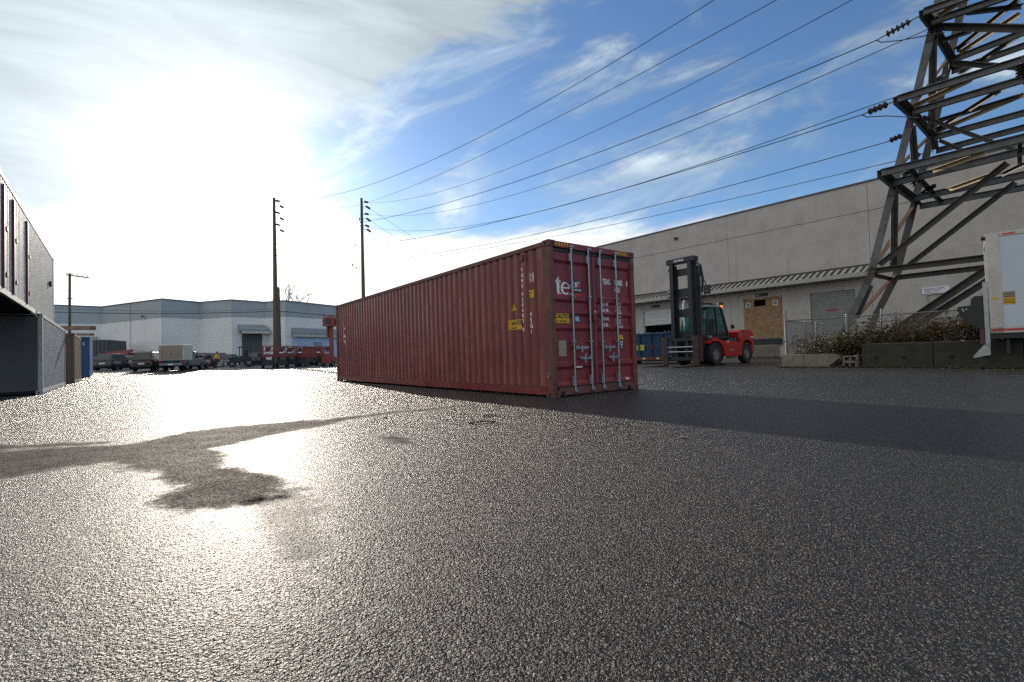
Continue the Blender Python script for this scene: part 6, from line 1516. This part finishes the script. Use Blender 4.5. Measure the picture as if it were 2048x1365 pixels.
def mast_lift():
    c = gp(664, 56); root = thing('mast_lift', 'red mast lift with its basket raised high beside the far end of the container', 'lift', tuple(c), face_az(R(10))); o = M['orange_paint']
    MB().box(-1.1, 1.1, -.6, .6, .3, 1.1).build('chassis', o, root, .03)
    for x in (-.8, .8):
        for y in (-.6, .6): wheel(root, x, y, .32, .2, .55, .05, 1 if y > 0 else -1)
    MB().box(-.18, .18, -.18, .18, 1.1, 4.7).build('mast', o, root, .02); MB().box(-.3, .05, .2, .42, 3.4, 4.6).build('mast_cylinder', o, root)
    MB().box(-.62, .62, -.75, .75, 4.66, 4.76).build('platform', o, root)
    for x in (-.58, .58):
        for y in (-.7, 0, .7): MB().tube((x, y, 4.76), (x, y, 5.9), .03, 6).build('rail_post', o, root)
        for z in (5.3, 5.9): MB().tube((x, -.7, z), (x, .7, z), .03, 6).build('guard_rail', o, root)
        MB().box(x - .012, x + .012, -.68, .68, 4.8, 5.7).build('basket_panel', o, root)
    for y in (-.7, .7):
        for z in (5.3, 5.9): MB().tube((-.58, y, z), (.58, y, z), .03, 6).build('guard_rail', o, root)
    MB().box(-.66, -.60, -.3, .3, 4.95, 5.5).build('control_box', M['dark'], root); MB().box(-.3, .3, .75, .95, 4.75, 5.85).build('tool_tray', M['white_mark'], root)
mast_lift()
def boom_lift(label, px, Y, az, L):
    c = gp(px, Y); root = thing('boom_lift', label, 'boom lift', tuple(c), face_az(R(az)), 'boom lifts stowed before the far warehouse'); o = M['orange_paint']
    MB().box(-1.5, 1.5, -1.0, 1.0, .45, .95).build('chassis', M['dark'], root, .03)
    for x in (-1.2, 1.2):
        for y in (-1.0, 1.0): wheel(root, x, y, .48, .34, .5, .08, 1 if y > 0 else -1)
    MB().prism([(-1.7, 1.0), (1.2, 1.0), (1.3, 1.6), (.3, 2.0), (-1.7, 2.05)], 'y', -.95, .95).build('turntable', o, root, .05)
    MB().bar((-1.2, .0, 2.35), (L, .0, 2.15), .24, .28).build('boom', o, root, .02); MB().bar((-1.1, .35, 2.1), (L * .7, .35, 2.0), .24, .3).build('boom', o, root, .02)
    for z in (1.2, 1.75, 2.2):
        MB().pipe([(L, -.6, z), (L + .9, -.6, z), (L + .9, .6, z), (L, .6, z), (L, -.6, z)], .03, 6).build('guard_rail', o, root)
    MB().box(L, L + .9, -.6, .6, 1.1, 1.18).build('basket_floor', o, root)
boom_lift('orange boom lift stowed behind the black SUV', 252, 66, -75, 3.6)
boom_lift('red boom lift stowed right of the red scissor lifts', 626, 64, 12, 3.2)
def compact_tractor():
    c = gp(484, 58); root = thing('utility_tractor', 'dark utility machine with a roof canopy and front bucket, left of the red lifts', 'tractor', tuple(c), face_az(R(-118))); d_, k = M['dark'], M['slate']
    MB().prism([(-1.0, .5), (1.3, .5), (1.4, 1.1), (.2, 1.3), (-1.0, 1.25)], 'y', -.55, .55).build('body', k, root, .05)
    for x, r in ((-.75, .50), (1.0, .40)):
        for y in (-.75, .75): wheel(root, x, y, r, .36, .5, .08, 1 if y > 0 else -1)
    for x in (-.95, .25):
        for y in (-.5, .5): MB().tube((x, y, 1.2), (x * .95, y, 2.35), .035, 6).build('canopy_post', d_, root)
    MB().hexa([(-1.15, -.65, 2.33), (.45, -.65, 2.30), (.45, .65, 2.30), (-1.15, .65, 2.33)], [(-1.05, -.55, 2.45), (.35, -.55, 2.42), (.35, .55, 2.42), (-1.05, .55, 2.45)]).build('canopy', d_, root, .02)
    MB().box(-.7, -.2, -.25, .25, 1.26, 1.9).build('seat', M['seat'], root, .04)
    for y in (-.5, .5): MB().bar((.2, y, 1.15), (2.1, y, .5), .1, .14).build('loader_arm', M['steel'], root)
    MB().prism([(2.0, .12), (2.75, .12), (2.8, .2), (2.15, .75), (2.0, .75)], 'y', -.9, .9).build('bucket', M['steel'], root)
    MB().box(-1.2, 2.0, -.95, -.75, .75, .85).build('side_board', M['steel'], root)
compact_tractor()
def traffic_cone(label, px, Y, h, mat, base=True):
    c = gp(px, Y); root = thing('traffic_cone', label, 'traffic cone', tuple(c), 0, 'traffic cones before the parked cars')
    MB().lathe([(.0, h), (.035, h), (.05, h - .02), (.19 * h, .05), (.19 * h, .03)], (0, 0, 0), 'z', 16).build('cone', mat, root, 0, True)
    for t in (.50, .72):
        r0 = .05 + (.19 * h - .05) * (1 - t); MB().lathe([(r0 + .012, h * t - .06), (r0 - .002, h * t + .06)], (0, 0, 0), 'z', 16).build('band', M['coneband'], root, 0, True)
    MB().prism([(-.24 * h, -.17 * h), (-.17 * h, -.24 * h), (.17 * h, -.24 * h), (.24 * h, -.17 * h), (.24 * h, .17 * h), (.17 * h, .24 * h), (-.17 * h, .24 * h), (-.24 * h, .17 * h)], 'z', 0, .04).build('base', M['black'] if mat is M['pink'] else mat, root)
traffic_cone('faded pink traffic cone with two white bands, left of the walking person', 428.5, 57, .95, M['pink'])
traffic_cone('orange traffic cone right of the walking person', 444.5, 57, 1.0, M['cone'])
traffic_cone('small dull cone at the left end of the cones, by the maroon car', 420, 57.5, .9, M['maroon_frame'])

# ------------------------------------------------------------------ person in a hi-vis vest, far off
def skin_mesh(name, pts, edges, mat, parent, root_i=0):
    me = bpy.data.meshes.new(name); me.from_pydata([p[:3] for p in pts], edges, []); me.materials.append(mat)
    o = bpy.data.objects.new(name, me); C.objects.link(o); o.parent = parent
    o.modifiers.new('skin', 'SKIN'); sv = me.skin_vertices[0].data
    for i, p in enumerate(pts): sv[i].radius = (p[3], p[4] if len(p) > 4 else p[3]); sv[i].use_root = (i == root_i)
    s = o.modifiers.new('sub', 'SUBSURF'); s.levels = 1; s.render_levels = 1
    return o
def person():
    c = gp(434.5, 57); root = thing('person', 'person in an orange and yellow hi-vis vest walking among the traffic cones', 'person', tuple(c), face_az(R(150)))
    pts = [(0, 0, .95, .15, .12), (0, 0, 1.15, .135, .10), (0, 0, 1.38, .16, .11), (0, 0, 1.50, .06, .06), (.02, 0, 1.58, .06, .06), (.03, 0, 1.66, .085, .075), (.02, 0, 1.75, .08, .075),
           (0, .10, .90, .095, .10), (.10, .10, .50, .062, .065), (.02, .10, .10, .042, .045), (.16, .10, .04, .04, .035), (0, -.10, .90, .095, .10), (-.06, -.10, .50, .062, .065), (-.22, -.10, .13, .042, .045), (-.10, -.10, .05, .04, .035),
           (0, .19, 1.42, .065, .065), (-.05, .25, 1.14, .045, .045), (.10, .26, .92, .034, .034), (.15, .26, .84, .035, .018), (0, -.19, 1.42, .065, .065), (.04, -.25, 1.14, .045, .045), (.20, -.25, .95, .034, .034), (.26, -.25, .88, .035, .018)]
    ed = [(0, 1), (1, 2), (2, 3), (3, 4), (4, 5), (5, 6), (0, 7), (7, 8), (8, 9), (9, 10), (0, 11), (11, 12), (12, 13), (13, 14), (2, 15), (15, 16), (16, 17), (17, 18), (2, 19), (19, 20), (20, 21), (21, 22)]
    body = skin_mesh('body', pts, ed, M['skin'], root)
    for (hx, hy, hz) in ((.15, .26, .84), (.26, -.25, .88)):
        for k in range(5):
            yy = hy - .03 + k * .015 if k < 4 else hy + (.035 if hy < 0 else -.035); ln = (.075, .085, .08, .062, .05)[k]
            f = [(hx - .01, yy, hz, .009), (hx + ln * .45, yy, hz - ln * .55, .008), (hx + ln * .55, yy, hz - ln, .007)]
            skin_mesh('finger', f, [(0, 1), (1, 2)], M['skin'], root)
    tp = [(0, 0, .96, .165, .135), (0, .10, .88, .11, .115), (.10, .10, .50, .078, .08), (.025, .10, .11, .06, .062), (0, -.10, .88, .11, .115), (-.06, -.10, .50, .078, .08), (-.21, -.10, .14, .06, .062)]
    skin_mesh('trousers', tp, [(0, 1), (1, 2), (2, 3), (0, 4), (4, 5), (5, 6)], M['trouser'], root)
    vp = [(0, 0, .93, .17, .14), (0, 0, 1.15, .155, .12), (0, 0, 1.40, .18, .13), (0, .19, 1.42, .08, .08), (-.045, .245, 1.17, .06, .06), (.085, .255, .96, .045, .045), (0, -.19, 1.42, .08, .08), (.035, -.245, 1.17, .06, .06), (.18, -.25, .98, .045, .045)]
    skin_mesh('vest', vp, [(0, 1), (1, 2), (2, 3), (3, 4), (4, 5), (2, 6), (6, 7), (7, 8)], M['vest'], root)
    for z in (1.06, 1.24): MB().lathe([(.205, z - .03), (.21, z), (.205, z + .03)], (0, 0, 0), 'z', 14).build('reflective_band', M['vestband'], root, 0, True)
    MB().lathe([(.095, 1.70), (.10, 1.76), (.085, 1.83), (.04, 1.87), (.0, 1.875)], (.025, 0, 0), 'z', 12).build('hair', M['black'], root, 0, True)
    for y in (-.032, .032): MB().lathe([(.0, -.010), (.010, 0), (.0, .010)], (.108, y, 1.705), 'z', 8).build('eye', M['black'], root)
    MB().hexa([(.10, -.014, 1.655), (.135, -.01, 1.655), (.135, .01, 1.655), (.10, .014, 1.655)], [(.10, -.006, 1.70), (.108, -.004, 1.70), (.108, .004, 1.70), (.10, .006, 1.70)]).build('nose', M['skin'], root)
    MB().box(.104, .112, -.024, .024, 1.622, 1.632).build('mouth', M['red'], root)
    for y in (-.085, .085): MB().box(.005, .04, y - .012, y + .012, 1.65, 1.71).build('ear', M['skin'], root)
    for x, y, z in ((.02, .10, 0), (-.20, -.10, .02)): MB().box(x - .08, x + .19, y - .05, y + .05, z, z + .10).build('boot', M['black'], root, .03)
person()

# ------------------------------------------------------------------ bare trees behind the far warehouse
def bare_tree(label, px, Y, h, seed, spread):
    rng = random.Random(seed); c = gp(px, Y); root = thing('bare_tree', label, 'tree', tuple(c), 0, 'bare trees behind the far warehouse')
    tr = MB(); tw = MB()
    def grow(p, d_, L, r, dep):
        n_ = 3
        for k in range(n_):
            q = p + d_ * (L / n_); (tr if dep == 0 else tw).tube(p, q, max(r * (1 - .25 * k / n_), .012), 5 if dep else 8, max(r * (1 - .25 * (k + 1) / n_), .012), cap=False); p = q
            d_ = (d_ + V((rng.gauss(0, .10), rng.gauss(0, .10), rng.gauss(.02, .06)))).normalized()
        if dep >= 5: return
        for k in range(rng.choice((2, 3, 3))):
            nd = (d_ + V((rng.gauss(0, spread), rng.gauss(0, spread), rng.gauss(.10, .25)))).normalized(); grow(p, nd, L * rng.uniform(.62, .82), r * .62, dep + 1)
    grow(V((0, 0, 0)), V((0, 0, 1)), h * .36, .26, 0)
    tr.sp = [(0, 0)]; tw.sp = [(0, 0)]
    tr.build('trunk', M['bark'], root); tw.build('crown_twigs', M['bark'], root)
bare_tree('wide bare tree above the roof of the far warehouse, right of the tallest pole', 612, 102, 16.2, 5, .55)
bare_tree('narrow bare tree above the roof of the far warehouse, left of the tallest pole', 578, 106, 16.2, 11, .36)

# ------------------------------------------------------------------ litter on the asphalt
def twig(label, a, b, r=.008):
    p, q = V((*a, 0)), V((*b, 0)); m_ = (p + q) / 2 + V((.02, .03, .012)); root = MB().pipe([p + Z * r, m_ + Z * r, q + Z * r], r, 6).build('twig', M['stick']); tag(root, label, 'twig', 'twigs on the asphalt')
twig('longer dark twig lying on the asphalt before the container', (-.55, 5.72), (-.22, 5.80), .010)
twig('shorter twig just behind the longer one on the asphalt', (-.42, 6.35), (-.25, 6.42), .008)
rng = random.Random(21)
def stone(label, px, py, r):
    r_ = ray(px, py); t = -CAM_H / r_.z; p = V((0, 0, CAM_H)) + r_ * t
    mb = MB(); rows = []
    for i in range(6):
        a = math.pi * i / 5; rows.append([(r * math.sin(a) * math.cos(2 * math.pi * j / 8) * rng.uniform(.8, 1.15), r * .8 * math.sin(a) * math.sin(2 * math.pi * j / 8) * rng.uniform(.8, 1.15), r * .6 * math.cos(a)) for j in range(8)])
    for r2 in rows: r2.append(r2[0])
    o = recalc(mb.grid(rows).build('pebble', M['pebble'], None, 0, True)); o.location = (p.x, p.y, r * .45); tag(o, label, 'pebble', 'loose pebbles on the asphalt')
stone('brown pebble with a short shadow in the right foreground', 1478, 1243, .009)
stone('pale pebble at the right of the brown pebble', 1667, 1223, .007)
stone('dark pebble on the asphalt below the shadow of the container', 1364, 877, .022)
stone('small dark pebble left of the container on the asphalt', 771, 837, .026)
